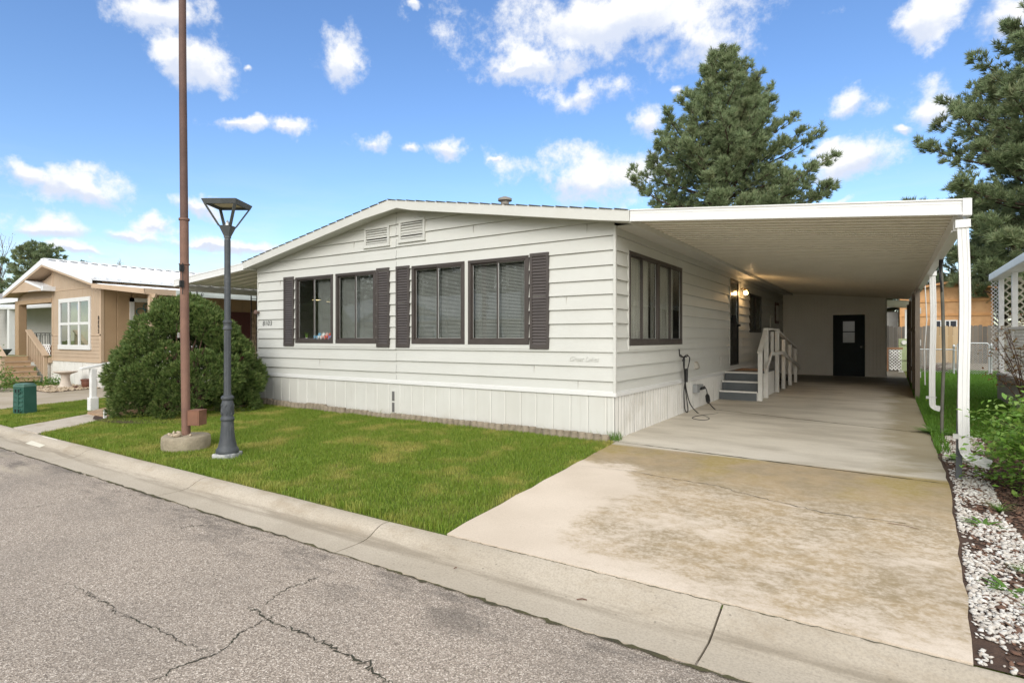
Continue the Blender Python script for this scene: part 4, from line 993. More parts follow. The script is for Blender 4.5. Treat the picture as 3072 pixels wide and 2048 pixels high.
while u < 11: 
    m.add([(u+.006,.0,.70),(u+.014,.012,.70),(u+.386,.012,.70),(u+.395,0,.70),(u+.006,.0,3.1),(u+.014,.012,3.1),(u+.386,.012,3.1),(u+.395,0,3.1)],[(0,1,5,4),(1,2,6,5),(2,3,7,6)]); u += .4
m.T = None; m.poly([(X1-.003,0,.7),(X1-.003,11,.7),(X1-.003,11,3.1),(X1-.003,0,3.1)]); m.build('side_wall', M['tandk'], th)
m = MB()
rr = random.Random(3); u = X0-1.5
while u < X1: w_ = .15; m.box(u+.004,min(u+w_,X1)-.003,-.012+rr.uniform(0,.006),.02,-.1,.70); u += w_
u = 0
while u < 11: m.box(X1-.02,X1+.004+rr.uniform(0,.006),u+.004,u+.196,-.1,.70); u += .2
m.build('skirting', M['whitewood'], th)
# roof: ribbed metal on both slopes, deep verge
m = MB(); YR0, YR1 = -.36, 15
zl, zr_ = ztan(-23.53), ztan(EV)
m.hexa([(AP[0],YR0,AP[1]-.05),(EV,YR0,zr_-.05),(EV,YR1,zr_-.05),(AP[0],YR1,AP[1]-.05),(AP[0],YR0,AP[1]+.012),(EV,YR0,zr_+.012),(EV,YR1,zr_+.012),(AP[0],YR1,AP[1]+.012)])
m.hexa([(-23.53,YR0,zl-.05),(AP[0],YR0,AP[1]-.05),(AP[0],YR1,AP[1]-.05),(-23.53,YR1,zl-.05),(-23.53,YR0,zl+.012),(AP[0],YR0,AP[1]+.012),(AP[0],YR1,AP[1]+.012),(-23.53,YR1,zl+.012)])
yy = YR0+.05
while yy < YR1:
    m.beam((AP[0],yy,AP[1]+.025),(EV+.02,yy,zr_+.025),.05,.035); m.beam((-23.53,yy,zl+.025),(AP[0],yy,AP[1]+.025),.05,.035); yy += .3
m.beam((AP[0],YR0,AP[1]+.03),(AP[0],YR1,AP[1]+.03),.3,.035)
m.build('roof', M['metalroof'], th)
f = MB(); 
f.prism([(AP[0],-.385,AP[1]-.16),(EV,-.385,zr_-.15),(EV,-.385,zr_+.02),(AP[0],-.385,AP[1]+.02)],(0,.02,0)); f.prism([(-23.53,-.385,zl-.12),(AP[0],-.385,AP[1]-.16),(AP[0],-.385,AP[1]+.02),(-23.53,-.385,zl+.02)],(0,.02,0))
f.build('fascia', M['metalroof'], th)
f = MB(); f.prism([(AP[0],-.375,AP[1]-.22),(EV,-.375,zr_-.21),(EV,-.375,zr_-.15),(AP[0],-.375,AP[1]-.16)],(0,.02,0)); f.prism([(-23.53,-.375,zl-.18),(AP[0],-.375,AP[1]-.22),(AP[0],-.375,AP[1]-.16),(-23.53,-.375,zl-.12)],(0,.02,0))
f.hexa([(AP[0],-.355,AP[1]-.19),(EV,-.355,zr_-.18),(EV,0,zr_-.18),(AP[0],0,AP[1]-.19),(AP[0],-.355,AP[1]-.17),(EV,-.355,zr_-.16),(EV,0,zr_-.16),(AP[0],0,AP[1]-.17)])
f.hexa([(-23.53,-.355,zl-.15),(AP[0],-.355,AP[1]-.19),(AP[0],2,AP[1]-.19),(-23.53,2,zl-.15),(-23.53,-.355,zl-.13),(AP[0],-.355,AP[1]-.17),(AP[0],2,AP[1]-.17),(-23.53,2,zl-.13)])
f.build('verge_board', M['tantrim'], th)
# porch: recessed wall, post, beam and deck, with a small gabled hood
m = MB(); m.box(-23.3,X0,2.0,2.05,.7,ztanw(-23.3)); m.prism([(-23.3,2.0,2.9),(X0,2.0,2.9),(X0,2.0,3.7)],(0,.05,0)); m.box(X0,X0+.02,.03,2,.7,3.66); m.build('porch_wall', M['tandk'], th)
m = MB(); m.prism([(-23.45,.02,2.74),(X0,.02,2.74),(X0,.02,3.60),(-21.6,.02,3.2),(-23.45,.02,2.86)],(0,.10,0)); m.build('porch_gable', M['tan'], th)
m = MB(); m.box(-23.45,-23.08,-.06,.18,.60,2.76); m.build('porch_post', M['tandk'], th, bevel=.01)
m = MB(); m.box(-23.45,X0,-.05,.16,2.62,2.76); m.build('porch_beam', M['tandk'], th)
hd = MB(); a_, p_, e_ = -23.4, -21.66, -19.9
hd.hexa([(p_,-.36,3.39),(e_,-.36,3.02),(e_,.35,3.02),(p_,.35,3.39),(p_,-.36,3.46),(e_,-.36,3.10),(e_,.35,3.10),(p_,.35,3.46)])
hd.box(e_-.02,e_+.12,-.36,.35,2.97,3.12); hd.box(p_+.6,e_+.1,-.37,-.352,2.99,3.0); hd.build('porch_hood', M['metalroof'], th)
m = MB(); m.prism([(p_-1.2,-.355,3.02),(e_,-.355,2.96),(e_,-.355,3.02),(p_,-.355,3.385)],(0,.03,0)); m.build('hood_board', M['tantrim'], th)
dk = MB(); dk.box(-24.6,X0,-.1,2,.60,.78); dk.box(-24.6,-21.62,-1.25,-.1,.60,.78); dk.build('porch_deck', M['tantrim'], th)
dk = MB(); dk.box(-24.5,X0-.02,-.09,2,.781,.80); dk.box(-24.5,-21.63,-1.24,-.09,.781,.80); dk.build('green_carpet', plain('green_porch_carpet', (.30,.28,.12), .95), th)
for i in range(5):
    x1 = -21.62+.285*i; zt = .79-.16*(i); 
    m = MB(); m.box(x1+.003,x1+.022,-1.2,-.22,zt-.15,zt-.006); st_ = m.build('step', M['tanstep'], th)
    if i < 4: m = MB(); m.box(x1+.024,x1+.335,-1.22,-.19,zt-.192,zt-.150); m.build('tread', M['tantrim'], st_, bevel=.005)
m = MB(); m.box(-21.615,-21.585,-1.2,-.2,.785,.803); m.build('step', M['tanstep'], th)
for yq in (-.16,-1.26):
    m = MB(); m.beam((-21.75,yq,1.70),(-20.12,yq,.83),.17,.05); m.box(-20.26,-20.16,yq-.05,yq+.05,-.1,.82); m.box(-21.75,-21.65,yq-.05,yq+.05,.7,1.62)
    for i in range(9):
        x_ = -21.55+.15*i; zt = 1.70-(x_+21.75)*.534; zb = .78-(x_+21.62)*.5; m.box(x_-.02,x_+.02,yq-.02,yq+.02,zb,zt)
    m.build('stair_rail', M['tantrim'], th, bevel=.004)
# windows of the tan house
m = MB(); x0, x1, z0, z1 = -19.45,-17.03,1.09,2.69
m.box(x0,x1,-.05,-.01,z1-.13,z1); m.box(x0-.03,x1+.03,-.06,-.01,z0-.03,z0+.12); m.box(x0,x0+.12,-.049,-.01,z0+.12,z1-.13); m.box(x1-.12,x1,-.049,-.01,z0+.12,z1-.13)
tw = m.build('window', M['alu'], th, bevel=.004)
m = MB(); 
for xx in (-18.66,-17.87): m.box(xx-.05,xx+.05,-.045,-.005,z0+.12,z1-.13)
m.box(x0+.12,x1-.12,-.044,-.006,1.84,1.92); m.build('muntin', M['alu'], tw)
for a, b_ in ((-19.33,-18.71),(-18.61,-17.92),(-17.82,-17.15)):
    for c_, d_ in ((1.21,1.84),(1.92,2.56)):
        g = MB(); g.box(a,b_,-.02,-.014,c_,d_); g.build('pane', M['glass'], tw)
m = MB(); m.box(x0+.1,x1-.1,.25,.27,1.2,2.6); m.build('curtain', surf('window_dressing', (.12,.14,.08), (.25,.26,.14), 1.6, .8), tw)
m = MB(); m.tube([(-18.28+.1*math.cos(t*.6),.1,2.42+.13*math.sin(t*.6)) for t in range(11)],.012,5); m.prism([(-18.28+.09*math.cos(t*.8),.1,2.42+.12*math.sin(t*.8)) for t in range(8)],(0,.01,0)); m.build('ornament', plain('blue_suncatcher', (.10,.16,.4), .3), tw)
m = MB(lambda u, w, z: (X1+w, u, z)); m.box(.74,.86,.012,.05,1.5,2.66); m.box(.74,2.0,.012,.05,2.54,2.66); m.box(1.9,2.0,.012,.05,1.5,2.54); m.box(.74,2.0,.012,.05,1.42,1.5)
sw_ = m.build('window', M['alu'], th); g = MB(lambda u, w, z: (X1+w, u, z)); g.box(.86,1.9,.014,.02,1.5,2.54); g.build('pane', M['glass'], sw_)
g = MB(lambda u, w, z: (X1+w, u, z)); 
for i in range(4): g.tube([(1.25+.2*math.cos(i*1.57)+.13*math.cos(t*.6),.028,2.24+.16*math.sin(i*1.57)+.11*math.sin(t*.6)) for t in range(11)],.014,5)
g.build('ornament', plain('teal_suncatcher', (.04,.16,.16), .3), sw_)
m = MB(lambda u, w, z: (X1+w, u, z)); m.box(3.6,4.7,.014,.05,.1,2.35); m.build('door', M['maroon'], th); m = MB(lambda u, w, z: (X1+w, u, z)); m.box(4.72,4.95,.014,.12,.1,2.4); m.build('door_post', M['tantrim'], th)
m = MB(lambda u, w, z: (X1+w, u, z)); m.box(4.98,5.7,.014,.03,.1,2.35); m.build('door', M['black'], th)
m = MB(); m.box(X1+.02,-15.2,5.75,8.5,-.1,2.5); m.build('lean_to', M['pink'], th)
for i, ch in enumerate('8095'):
    text_part('house_digit', ch, .17, plain('dark_brown_digit', (.05,.035,.025), .5), th, Matrix.Translation((-16.47,-.032,2.02-.135*i)) @ Matrix.Rotation(R(90), 4, 'X') @ Matrix.Diagonal((.75,1,1,1)), 0, .004, 1, .003)
rv = MB(); rv.lathe([(.14,0),(.14,.10),(.2,.12),(.2,.17),(.05,.2)],14,(-19.3,9.5,ztan(-19.3)+.0)); rv.build('roof_vent', M['galv'], th)
# its side carport
tc = thing('tan_carport', 'low tan-guttered white metal carport attached to the tan house', 'carport', (-14.8,3,-.07))
zq = lambda x: 2.985-(x-EV)*.094
m = MB(); m.hexa([(EV-.3,-.34,zq(EV-.3)-.02),(-12.85,-.34,zq(-12.85)-.02),(-12.85,10,zq(-12.85)-.02),(EV-.3,10,zq(EV-.3)-.02),(EV-.3,-.34,zq(EV-.3)),(-12.85,-.34,zq(-12.85)),(-12.85,10,zq(-12.85)),(EV-.3,10,zq(EV-.3))])
yy = -.2
while yy < 10: m.beam((EV-.3,yy,zq(EV-.3)+.015),(-12.85,yy,zq(-12.85)+.015),.05,.03); yy += .4
m.build('roof_pan', M['metalroof'], tc)
f = MB(); f.prism([(EV-.02,-.37,zq(EV)-.10),(-12.82,-.37,zq(-12.82)-.11),(-12.82,-.37,zq(-12.82)+.015),(EV-.02,-.37,zq(EV)+.01)],(0,.03,0)); f.prism([(EV-.02,-.39,zq(EV)-.115),(-12.8,-.39,zq(-12.8)-.125),(-12.8,-.39,zq(-12.8)-.07),(EV-.02,-.39,zq(EV)-.06)],(0,.02,0)); f.box(-12.85,-12.81,-.37,.4,zq(-12.8)-.13,zq(-12.8)+.02); f.build('front_gutter', M['tantrim'], tc)
f = MB(); f.box(-12.86,-12.80,.4,10,zq(-12.8)-.13,zq(-12.8)+.02); f.box(-12.8,-12.77,.4,10,zq(-12.8)-.13,zq(-12.8)-.06); f.build('side_gutter', M['gutgreen'], tc)
m = MB(); m.box(-12.92,-12.80,-.25,-.13,-.1,2.58); m.prism([(-12.80,-.22,2.56),(-12.57,-.22,2.56),(-12.62,-.22,2.48),(-12.77,-.22,2.36)],(0,.05,0)); m.build('post', M['tantrim'], tc)
# grey neighbour further left
gh = thing('grey_house', 'grey lap-sided house partly hidden behind the tan porch', 'house', (-38,4,-.05))
m = MB(); z = .3
while z < 3.3: m.add([(-55,3.985,z),(-30,3.985,z),(-30,4.0,z+.2),(-55,4.0,z+.2),(-55,4.01,z),(-30,4.01,z)],[(0,1,2,3),(4,5,1,0)]); z += .2
m.box(-55,-30,4.001,12,-.05,3.4); m.build('wall', M['greysid'], gh)
m = MB(); m.hexa([(-56,3.5,3.55),(-29.5,3.5,3.55),(-29.5,8,4.9),(-56,8,4.9),(-56,3.5,3.62),(-29.5,3.5,3.62),(-29.5,8,5.0),(-56,8,5.0)]); m.build('roof', surf('grey_shingles', (.30,.28,.26), (.22,.2,.19), 6, .9, .5, 50), gh)
m = MB(); m.box(-56,-29.5,3.46,3.5,3.38,3.62); m.build('fascia', M['alu'], gh)
m = MB(); m.hexa([(-39.6,2.0,3.05),(-31,2.0,2.78),(-31,3.98,3.0),(-39.6,3.98,3.3),(-39.6,2.0,3.2),(-31,2.0,2.86),(-31,3.98,3.12),(-39.6,3.98,3.38)])
for i in range(16): xq = -39+i*.5; m.beam((xq,1.99,3.17-(xq+39.6)*.0375),(xq,3.98,3.40-(xq+39.6)*.03),.05,.04)
m.build('awning', M['alu'], gh); m = MB(); m.box(-32.2,-31.9,2.05,2.3,0,2.9); m.build('awning_post', M['alu'], gh)
def iron_fence(name, pts, z0, h, label, sp=.13):
    r_ = thing(name, label, 'railing', (*pts[0], z0)); m = MB()
    for (a, b_) in zip(pts[:-1], pts[1:]):
        L = math.hypot(b_[0]-a[0], b_[1]-a[1]); n = max(2, int(L/sp))
        for zz in (z0+.08, z0+h): m.beam((*a,zz),(*b_,zz),.025,.025)
        for i in range(n+1): t = i/n; m.box(a[0]+(b_[0]-a[0])*t-.008,a[0]+(b_[0]-a[0])*t+.008,a[1]+(b_[1]-a[1])*t-.008,a[1]+(b_[1]-a[1])*t+.008,z0,z0+h)
    m.build('bars', M['black'], r_); return r_
iron_fence('porch_railing', [(-23.25,.25),(-23.25,1.95)], .80, .80, 'black iron railing across the tan house porch behind the post')
iron_fence('porch_railing', [(-30.5,2.6),(-24.9,2.6)], .70, .86, 'black iron railing in front of the grey house wall, left of the tan porch post', .32)
lt = thing('porch_lattice', 'small white lattice panel beside the tan porch stair rail', 'lattice', (-20.8,-.05,.8))
def lattice(m, T, u0, u1, z0, z1, pitch, w, th_=.008):
    n = int((u1-u0+z1-z0)/pitch)+2
    for sgn in (1, -1):
        for i in range(-1, n+1):
            c = i*pitch
            # line u = u0 + c - s*sgn..., clipped to the rectangle
            pts = []
            if sgn == 1: f_ = lambda z: u0+c-(z-z0); za_, zb_ = max(z0, z0+c-(u1-u0)), min(z1, z0+c)
            else: f_ = lambda z: u1-c+(z-z0); za_, zb_ = max(z0, z0+c-(u1-u0)), min(z1, z0+c)
            if zb_-za_ < .01: continue
            o_ = 0 if sgn == 1 else th_; h = w*.707
            a, b_ = f_(za_), f_(zb_)
            ca, cb_ = (max(u0, a-h), min(u1, a+h)), (max(u0, b_-h), min(u1, b_+h))
            q = [(ca[0],za_),(ca[1],za_),(cb_[1],zb_),(cb_[0],zb_)]
            m.hexa([T(u,o_,z) for u,z in q]+[T(u,o_+th_*.96,z) for u,z in q])
m = MB(); lattice(m, lambda u,w,z: (u,-.06+w,z), -21.55,-20.1,.85,1.22,.16,.045); m.build('lattice', M['lattice'], lt)
gr = thing('covered_grill', 'grill under a black cover standing on the tan porch', 'grill', (-20.6,.9,.8))
m = MB(); m.prism([(-21.3,.7,.8),(-20.2,.7,.8),(-20.15,.7,1.5),(-20.3,.7,1.75),(-20.7,.7,1.72),(-21.0,.7,1.5),(-21.35,.7,1.35)],(0,.55,0)); m.build('cover', surf('black_grill_cover', (.018,.02,.022), rough=.35, bump=.4, bscale=8, dist=.03), gr, bevel=.04)
tb = MB(); tb.lathe([(.22,0),(.26,.03),(.36,.20),(.38,.22),(.34,.22),(.24,.05)],20,(-23.9,-.4,.80),sx=1.5); tag(tb.build('planter_tub', plain('slate_blue_tub', (.10,.14,.18), .6), smooth=40), 'slate blue tub on the tan porch deck at the left', 'tub')
cr = MB(); cr.box(-22.7,-22.25,.35,.7,.8,1.16); cr.box(-22.72,-22.23,.33,.72,1.1,1.13); cr.box(-22.72,-22.23,.33,.72,.85,.88); tag(cr.build('wooden_crate', M['brownwood'], bevel=.005), 'brown wooden crate on the tan porch right of the post', 'crate')

bb = thing('bird_bath', 'pale stone bird bath on the tan gravel patch', 'bird bath', (-17.3,-.57,-.06))
m = MB(); m.lathe([(.19,0),(.19,.04),(.15,.08),(.115,.2),(.105,.34),(.12,.40)],20,(-17.3,-.57,-.06)); m.build('pedestal', M['bath'], bb, smooth=50)
m = MB(); m.lathe([(.10,.39),(.20,.43),(.30,.47),(.305,.495),(.28,.49),(.15,.46),(.02,.45)],28,(-17.3,-.57,-.06)); m.build('basin', M['bath'], bb, smooth=50)
fp = MB(); fp.lathe([(.10,0),(.13,.03),(.155,.14),(.15,.2),(.17,.215),(.17,.26),(.15,.265),(.14,.23)],22,(-16.72,-.22,-.06)); tag(fp.build('flower_pot', M['terra'], smooth=40), 'brown glazed flower pot beside the white skirting', 'pot')
bk = MB(); bk.box(-17.0,-16.78,-.50,-.40,-.055,0); tag(bk.build('loose_brick', plain('dark_red_brick', (.12,.05,.035), .9), bevel=.006), 'dark red brick lying on the tan gravel by the pot', 'brick')

# ------------------------------------------------------------------ utility pedestal, ramp and handrail
ped = thing('utility_pedestal', 'green ribbed plastic utility pedestal on the lawn strip', 'utility box', (-11.05,-3.3,-.08))
cA = R(14)
TP = lambda u, w, z: (-11.05+u*math.cos(cA)-(-w)*math.sin(cA)*-1*-1, -3.3+u*math.sin(cA)-w*math.cos(cA), z)
def TP(u, w, z): 
    k = 1.0-.045*(z+.08)/.6
    u, w = u*k, w*k+.01; return (-11.05+u*math.cos(cA)+w*math.sin(cA), -3.3+u*math.sin(cA)-w*math.cos(cA), z)
m = MB(TP); H = .165; Dp = .115
m.box(-H,H,-Dp,Dp,-.10,.46); 
for zz in (.02,.11,.20,.29,.38):
    for a, b_ in ((-.135,-.028),(.028,.135)): m.hexa([(a,Dp,zz-.03),(b_,Dp,zz-.03),(b_,Dp,zz+.028),(a,Dp,zz+.028),(a,Dp+.014,zz-.026),(b_,Dp+.014,zz-.026),(b_,Dp+.001,zz+.026),(a,Dp+.001,zz+.026)])
    m.hexa([(-H,-.09,zz-.03),(-H,.085,zz-.03),(-H,.085,zz+.028),(-H,-.09,zz+.028),(-H-.014,-.09,zz-.026),(-H-.014,.085,zz-.026),(-H-.001,.085,zz+.026),(-H-.001,-.09,zz+.026)])
m.box(-.024,.024,Dp,Dp+.016,-.06,.42)
m.build('body', M['pedgreen'], ped, bevel=.006)
m = MB(TP); m.box(-H-.006,H+.006,-Dp-.006,Dp+.008,.455,.50); m.box(-H+.012,H-.012,-Dp+.012,Dp-.008,.50,.525); m.build('lid', M['pedtop'], ped, bevel=.012)
for zz in (.385,-.005):
    m = MB(TP)
    m.box(-.085,.085,Dp+.012,Dp+.03,zz-.045,zz-.032); m.box(-.085,.085,Dp+.012,Dp+.03,zz+.032,zz+.045); m.box(-.085,-.072,Dp+.012,Dp+.029,zz-.032,zz+.032); m.box(.072,.085,Dp+.012,Dp+.029,zz-.032,zz+.032); m.box(-.115,-.085,Dp+.004,Dp+.02,zz-.014,zz+.014); m.box(.085,.115,Dp+.004,Dp+.02,zz-.014,zz+.014); m.box(-.02,.02,Dp+.012,Dp+.026,zz-.032,zz+.032)
    ltc = m.build('latch', M['pedgreen'], ped, bevel=.003)
    m = MB(TP); m.box(-.072,-.02,Dp+.0165,Dp+.018,zz-.032,zz+.032); m.box(.02,.072,Dp+.0165,Dp+.018,zz-.032,zz+.032); m.build('latch_recess', M['black'], ltc)
rp_ = thing('entry_ramp', 'worn plywood entry ramp with white handrail beside the big bush', 'ramp', (-9.6,-2.3,-.05))
m = MB(); m.hexa([(-9.72,-2.74,-.08),(-8.70,-2.80,-.08),(-8.95,.6,.30),(-10.35,.6,.30),(-9.72,-2.74,-.005),(-8.70,-2.80,-.005),(-8.95,.6,.5),(-10.35,.6,.5)]); m.build('deck', M['rampwood'], rp_, bevel=.004)
m = MB(); m.box(-10.30,-10.20,-2.50,-2.40,-.1,.80); m.box(-10.325,-10.175,-2.525,-2.375,-.1,.22); m.build('post', M['lattice'], rp_, bevel=.008)
m = MB(); m.box(-8.70,-8.66,-2.86,-2.82,-.1,.12); m.build('post', M['lattice'], rp_)
m = MB(); m.beam((-10.27,-2.66,.80),(-10.25,.6,1.42),.10,.045); m.build('handrail', M['lattice'], rp_, bevel=.006)

# ------------------------------------------------------------------ mast and street lamp
PX, PY = -4.725, -3.40
tp = thing('metal_mast', 'tall rusty brown metal mast on a round concrete footing', 'pole', (PX,PY,-.07))
m = MB(); n = 30; V = []; pr = [(.29,-.12),(.298,.04),(.292,.115),(.268,.135),(.0,.142)]
for (r_, z) in pr:
    for j in range(n):
        t = 2*math.pi*j/n; k = 1+.02*math.sin(t*3)+.012*math.sin(t*7+z*9); V.append((PX+.0+r_*k*1.02*math.cos(t), PY+r_*k*.98*math.sin(t), z-.02+.008*math.sin(t*2)))
m.add(V, [(i*n+j, i*n+(j+1)%n, (i+1)*n+(j+1)%n, (i+1)*n+j) for i in range(len(pr)-1) for j in range(n)]); m.build('footing', M['post_conc'], tp, smooth=50)
m = MB(); m.tube([(PX,PY,.10),(PX-.035,PY,1.6),(PX-.05,PY,3.03)],.054,14); m.build('lower_shaft', M['rust'], tp, smooth=60)
m = MB(); m.tube([(PX-.05,PY,3.03),(PX-.09,PY,5.2),(PX-.115,PY,8.5)],[.049,.046,.041],14); m.build('upper_shaft', M['rusttop'], tp, smooth=60)
m = MB(); m.lathe([(.058,0),(.067,.004),(.067,.03),(.058,.034)],16,(PX-.05,PY,3.0)); m.build('collar', M['rust'], tp, smooth=60)
m = MB(); m.lathe([(.060,0),(.068,.004),(.068,.016),(.060,.02)],16,(PX-.045,PY,2.40)); m.build('collar', M['rust'], tp, smooth=60)
m = MB()
for zz in (2.35,2.14): m.box(PX-.02,PX+.03,PY-.078,PY-.04,zz-.045,zz+.045); m.box(PX-.005,PX+.035,PY-.088,PY-.075,zz-.03,zz+.04)
m.tube([(PX+.02,PY-.055,2.42),(PX+.025,PY-.055,2.2),(PX+.02,PY-.055,2.0)],.006,5); m.build('bracket', M['dkline'], tp)
m = MB(); m.box(PX-.105,PX-.08,PY-.06,PY-.03,1.42,1.49); m.build('label_tag', M['silver'], tp)
bxT = lambda u, w, z: (PX+.130+u*math.cos(.5)+w*math.sin(.5), PY+.075+u*math.sin(.5)-w*math.cos(.5), z)
m = MB(bxT); m.box(-.075,.085,-.085,.085,.25,.445); m.box(-.08,.09,-.09,.09,.445,.453); m.box(-.06,.07,.085,.089,.265,.43); m.build('junction_box', surf('orange_rust_box', (.215,.10,.06), (.165,.08,.05), 6, .65, .15, 60, grime=(.12,.045,.03)), tp, bevel=.005)
m = MB(); m.beam((PX+.03,PY+.02,.36),(PX+.09,PY+.055,.36),.05,.12); m.build('box_bracket', M['rust'], tp)
for i, (dx, dy, s, lab) in enumerate(((-.17,-.11,.055,'small round pale stone on the left of the mast footing'),(-.21,-.02,.05,'grey-tan stone at the far left of the mast footing'),(-.13,-.19,.045,'pale pebble in front of the mast foot'),(-.16,-.03,.085,'flat tan stone leaning on the left of the mast foot'),(-.03,-.20,.05,'small brown stone just left of the long flat stone'),(.08,-.16,.105,'long flat tan stone at the front of the mast foot'),(.19,-.02,.075,'broken grey stone wedged upright right of the mast foot'))):
    o = rocks('river_stone', np.array([PX+dx*.8]), np.array([PY+dy*.85]), np.array([.122]), s*.46, M['stone'], .75, None)
    del o['kind']; tag(o, lab, 'stone', 'stones on the mast footing')

LX, LY = -3.69, -3.42
lp = thing('street_lamp', 'dark fluted street lamp with a square tapered open lantern head', 'street lamp', (LX,LY,-.07))
B0 = -.07
m = MB(lambda u, w, z: (LX+u*.87-w*.5, LY+u*.5+w*.87, z)); m.box(-.128,.128,-.128,.128,B0-.05,B0+.065); m.build('plinth', M['lampchip'], lp, bevel=.012)
q = .58
def ll(pr): return [(r_*q, z) for r_, z in pr]
m = MB(); m.lathe(ll([(.225,.06),(.23,.09),(.215,.115),(.20,.125),(.185,.14),(.18,.16),(.155,.22),(.138,.30),(.128,.40),(.122,.46)]),32,(LX,LY,B0),flute=.06,fz=(.17,.44)); m.build('base', M['lamp'], lp, smooth=40)
m = MB(); m.lathe(ll([(.122,.455),(.135,.465),(.14,.48),(.135,.50),(.122,.505),(.115,.52),(.122,.56),(.128,.60),(.122,.66),(.108,.70),(.10,.71),(.115,.72),(.128,.735),(.128,.755),(.11,.765),(.09,.775)]),32,(LX,LY,B0)); m.build('urn', M['lamp'], lp, smooth=50)
for j in range(8):
    t = 2*math.pi*j/8; m = MB(); m.tube([(LX+.072*math.cos(t+.18*math.sin(k*.9)),LY+.072*math.sin(t+.18*math.sin(k*.9)),B0+.535+.016*k) for k in range(9)],.006,5); m.build('scroll_relief', M['lamp'], lp, smooth=60)
m = MB(); m.lathe([(.046,.77),(.042,.81),(.040,1.6)],32,(LX,LY,B0),flute=.09,fz=(.8,1.7)); m.build('fluted_shaft', M['lamp'], lp, smooth=25)
m = MB(); m.lathe(ll([(.074,1.585),(.088,1.59),(.09,1.61),(.076,1.625),(.076,1.665),(.09,1.68),(.088,1.70),(.070,1.705)])+[(.037,1.71),(.036,2.70)],28,(LX,LY,B0)); m.build('shaft', M['lamp'], lp, smooth=30)
LG = surf('lantern_metal', (.085,.09,.092), (.065,.07,.072), 8, .5, .1, 40)
hA = R(-12)
def TH(u, w, z): return (LX+u*math.cos(hA)-w*math.sin(hA), LY+u*math.sin(hA)+w*math.cos(hA), B0+z)
m = MB(TH); R4 = lambda s, z: [(s,0,z),(0,s,z),(-s,0,z),(0,-s,z)]
V = R4(.036,2.69)+R4(.036,2.725)+R4(.044,2.73)+R4(.044,2.75)+R4(.105,2.875)+R4(.095,2.875)
m.add(V, [(4*k+i,4*k+(i+1)%4,4*k+4+(i+1)%4,4*k+4+i) for k in range(5) for i in range(4)]+[(20,21,22,23),(3,2,1,0)]); m.build('lantern_cup', LG, lp)
for (du, dw) in ((1,0),(0,1),(-1,0),(0,-1)):
    m = MB(); a_, b_ = TH(du*.098,dw*.098,2.87), TH(du*.262,dw*.262,3.12); m.beam(a_, b_, .036, .014, 0, (du*math.cos(hA)-dw*math.sin(hA), du*math.sin(hA)+dw*math.cos(hA), .3)); m.build('strut', LG, lp, bevel=.003)
m = MB(TH); zt = 3.115; V = R4(.272,zt)+R4(.302,zt+.056)+R4(.25,zt+.068)+R4(.03,zt+.08)+R4(.235,zt)+R4(.23,zt+.03)
m.add(V, [(a*4+i,a*4+(i+1)%4,b*4+(i+1)%4,b*4+i) for a, b in ((0,1),(1,2),(2,3),(0,4),(4,5)) for i in range(4)]+[(12,13,14,15)]); top = m.build('lamp_hood', LG, lp)
m = MB(TH); m.poly(R4(.231,zt+.028)); m.build('diffuser', plain('cream_diffuser', (.72,.62,.45), .5), top)
m = MB(TH); m.lathe([(.03,2.86),(.028,2.89),(.012,2.94),(.0,2.95)],10); m.build('reflector_cone', M['silver'], lp, smooth=60)

# ------------------------------------------------------------------ edging stones along the skirting
eb = None; rr = random.Random(2)
for i in range(14):
    xa = -8.32+i*.594
    if eb is None:
        m = MB(); V = []
        for k in range(5):
            c = .06+.118*k; m.tube([(c,-.03,-.06),(c,-.03,.052)], .058, 12)
            m.lathe([(.058,0),(.05,.01),(.0,.014)], 12, (c,-.03,.05))
        m.box(.0,.58,-.06,.03,-.06,.035)
        eb = m.build('edging_block', M['edge'], None, smooth=40)
        tag(eb, 'scalloped concrete edging block along the foot of the white front skirting', 'edging block', 'scalloped edging blocks below the front wall'); o = eb
    else: o = copy_tree(eb)
    o.location = (xa, -.125+rr.uniform(-.015,.015), rr.uniform(-.015,.012)+ (.055 if xa < -5.5 else .028)); o.rotation_euler = (rr.uniform(-.12,.06), rr.uniform(-.02,.02), rr.uniform(-.03,.03))

# small chairs and lamps seen through the left front window
def toy(x, col, lab, s=1.0):
    mt = plain('toy_'+lab.split()[1], col, .45); r_ = thing('toy_chair', lab, 'toy chair', (x,.05,1.392), 'toy chairs on the window sill'); m = MB(lambda u, w, z: (x+u*s, .05-w*s, 1.392+z*s))
    m.hexa([(-.045,.0,.03),(.045,.0,.03),(.045,.09,.055),(-.045,.09,.055),(-.045,.0,.04),(.045,.0,.04),(.045,.09,.065),(-.045,.09,.065)]); m.build('seat', mt, r_)
    m = MB(lambda u, w, z: (x+u*s, .05-w*s, 1.392+z*s)); 
    for k in range(5): m.hexa([(-.045+.019*k,.0,.03),(-.032+.019*k,.0,.03),(-.032+.019*k,-.05,.15+.01*(2-abs(k-2))),(-.045+.019*k,-.05,.15+.01*(2-abs(k-2))),(-.045+.019*k,.008,.03),(-.032+.019*k,.008,.03),(-.032+.019*k,-.042,.15+.01*(2-abs(k-2))),(-.045+.019*k,-.042,.15+.01*(2-abs(k-2)))])
    m.build('backrest', mt, r_)
    for u in (-.05,.044):
        m = MB(lambda u_, w, z: (x+u_*s, .05-w*s, 1.392+z*s)); m.box(u,u+.008,.07,.085,0,.08); m.box(u,u+.008,-.02,-.005,0,.08); m.box(u-.006,u+.014,-.03,.10,.078,.086); m.build('arm_and_legs', mt, r_)
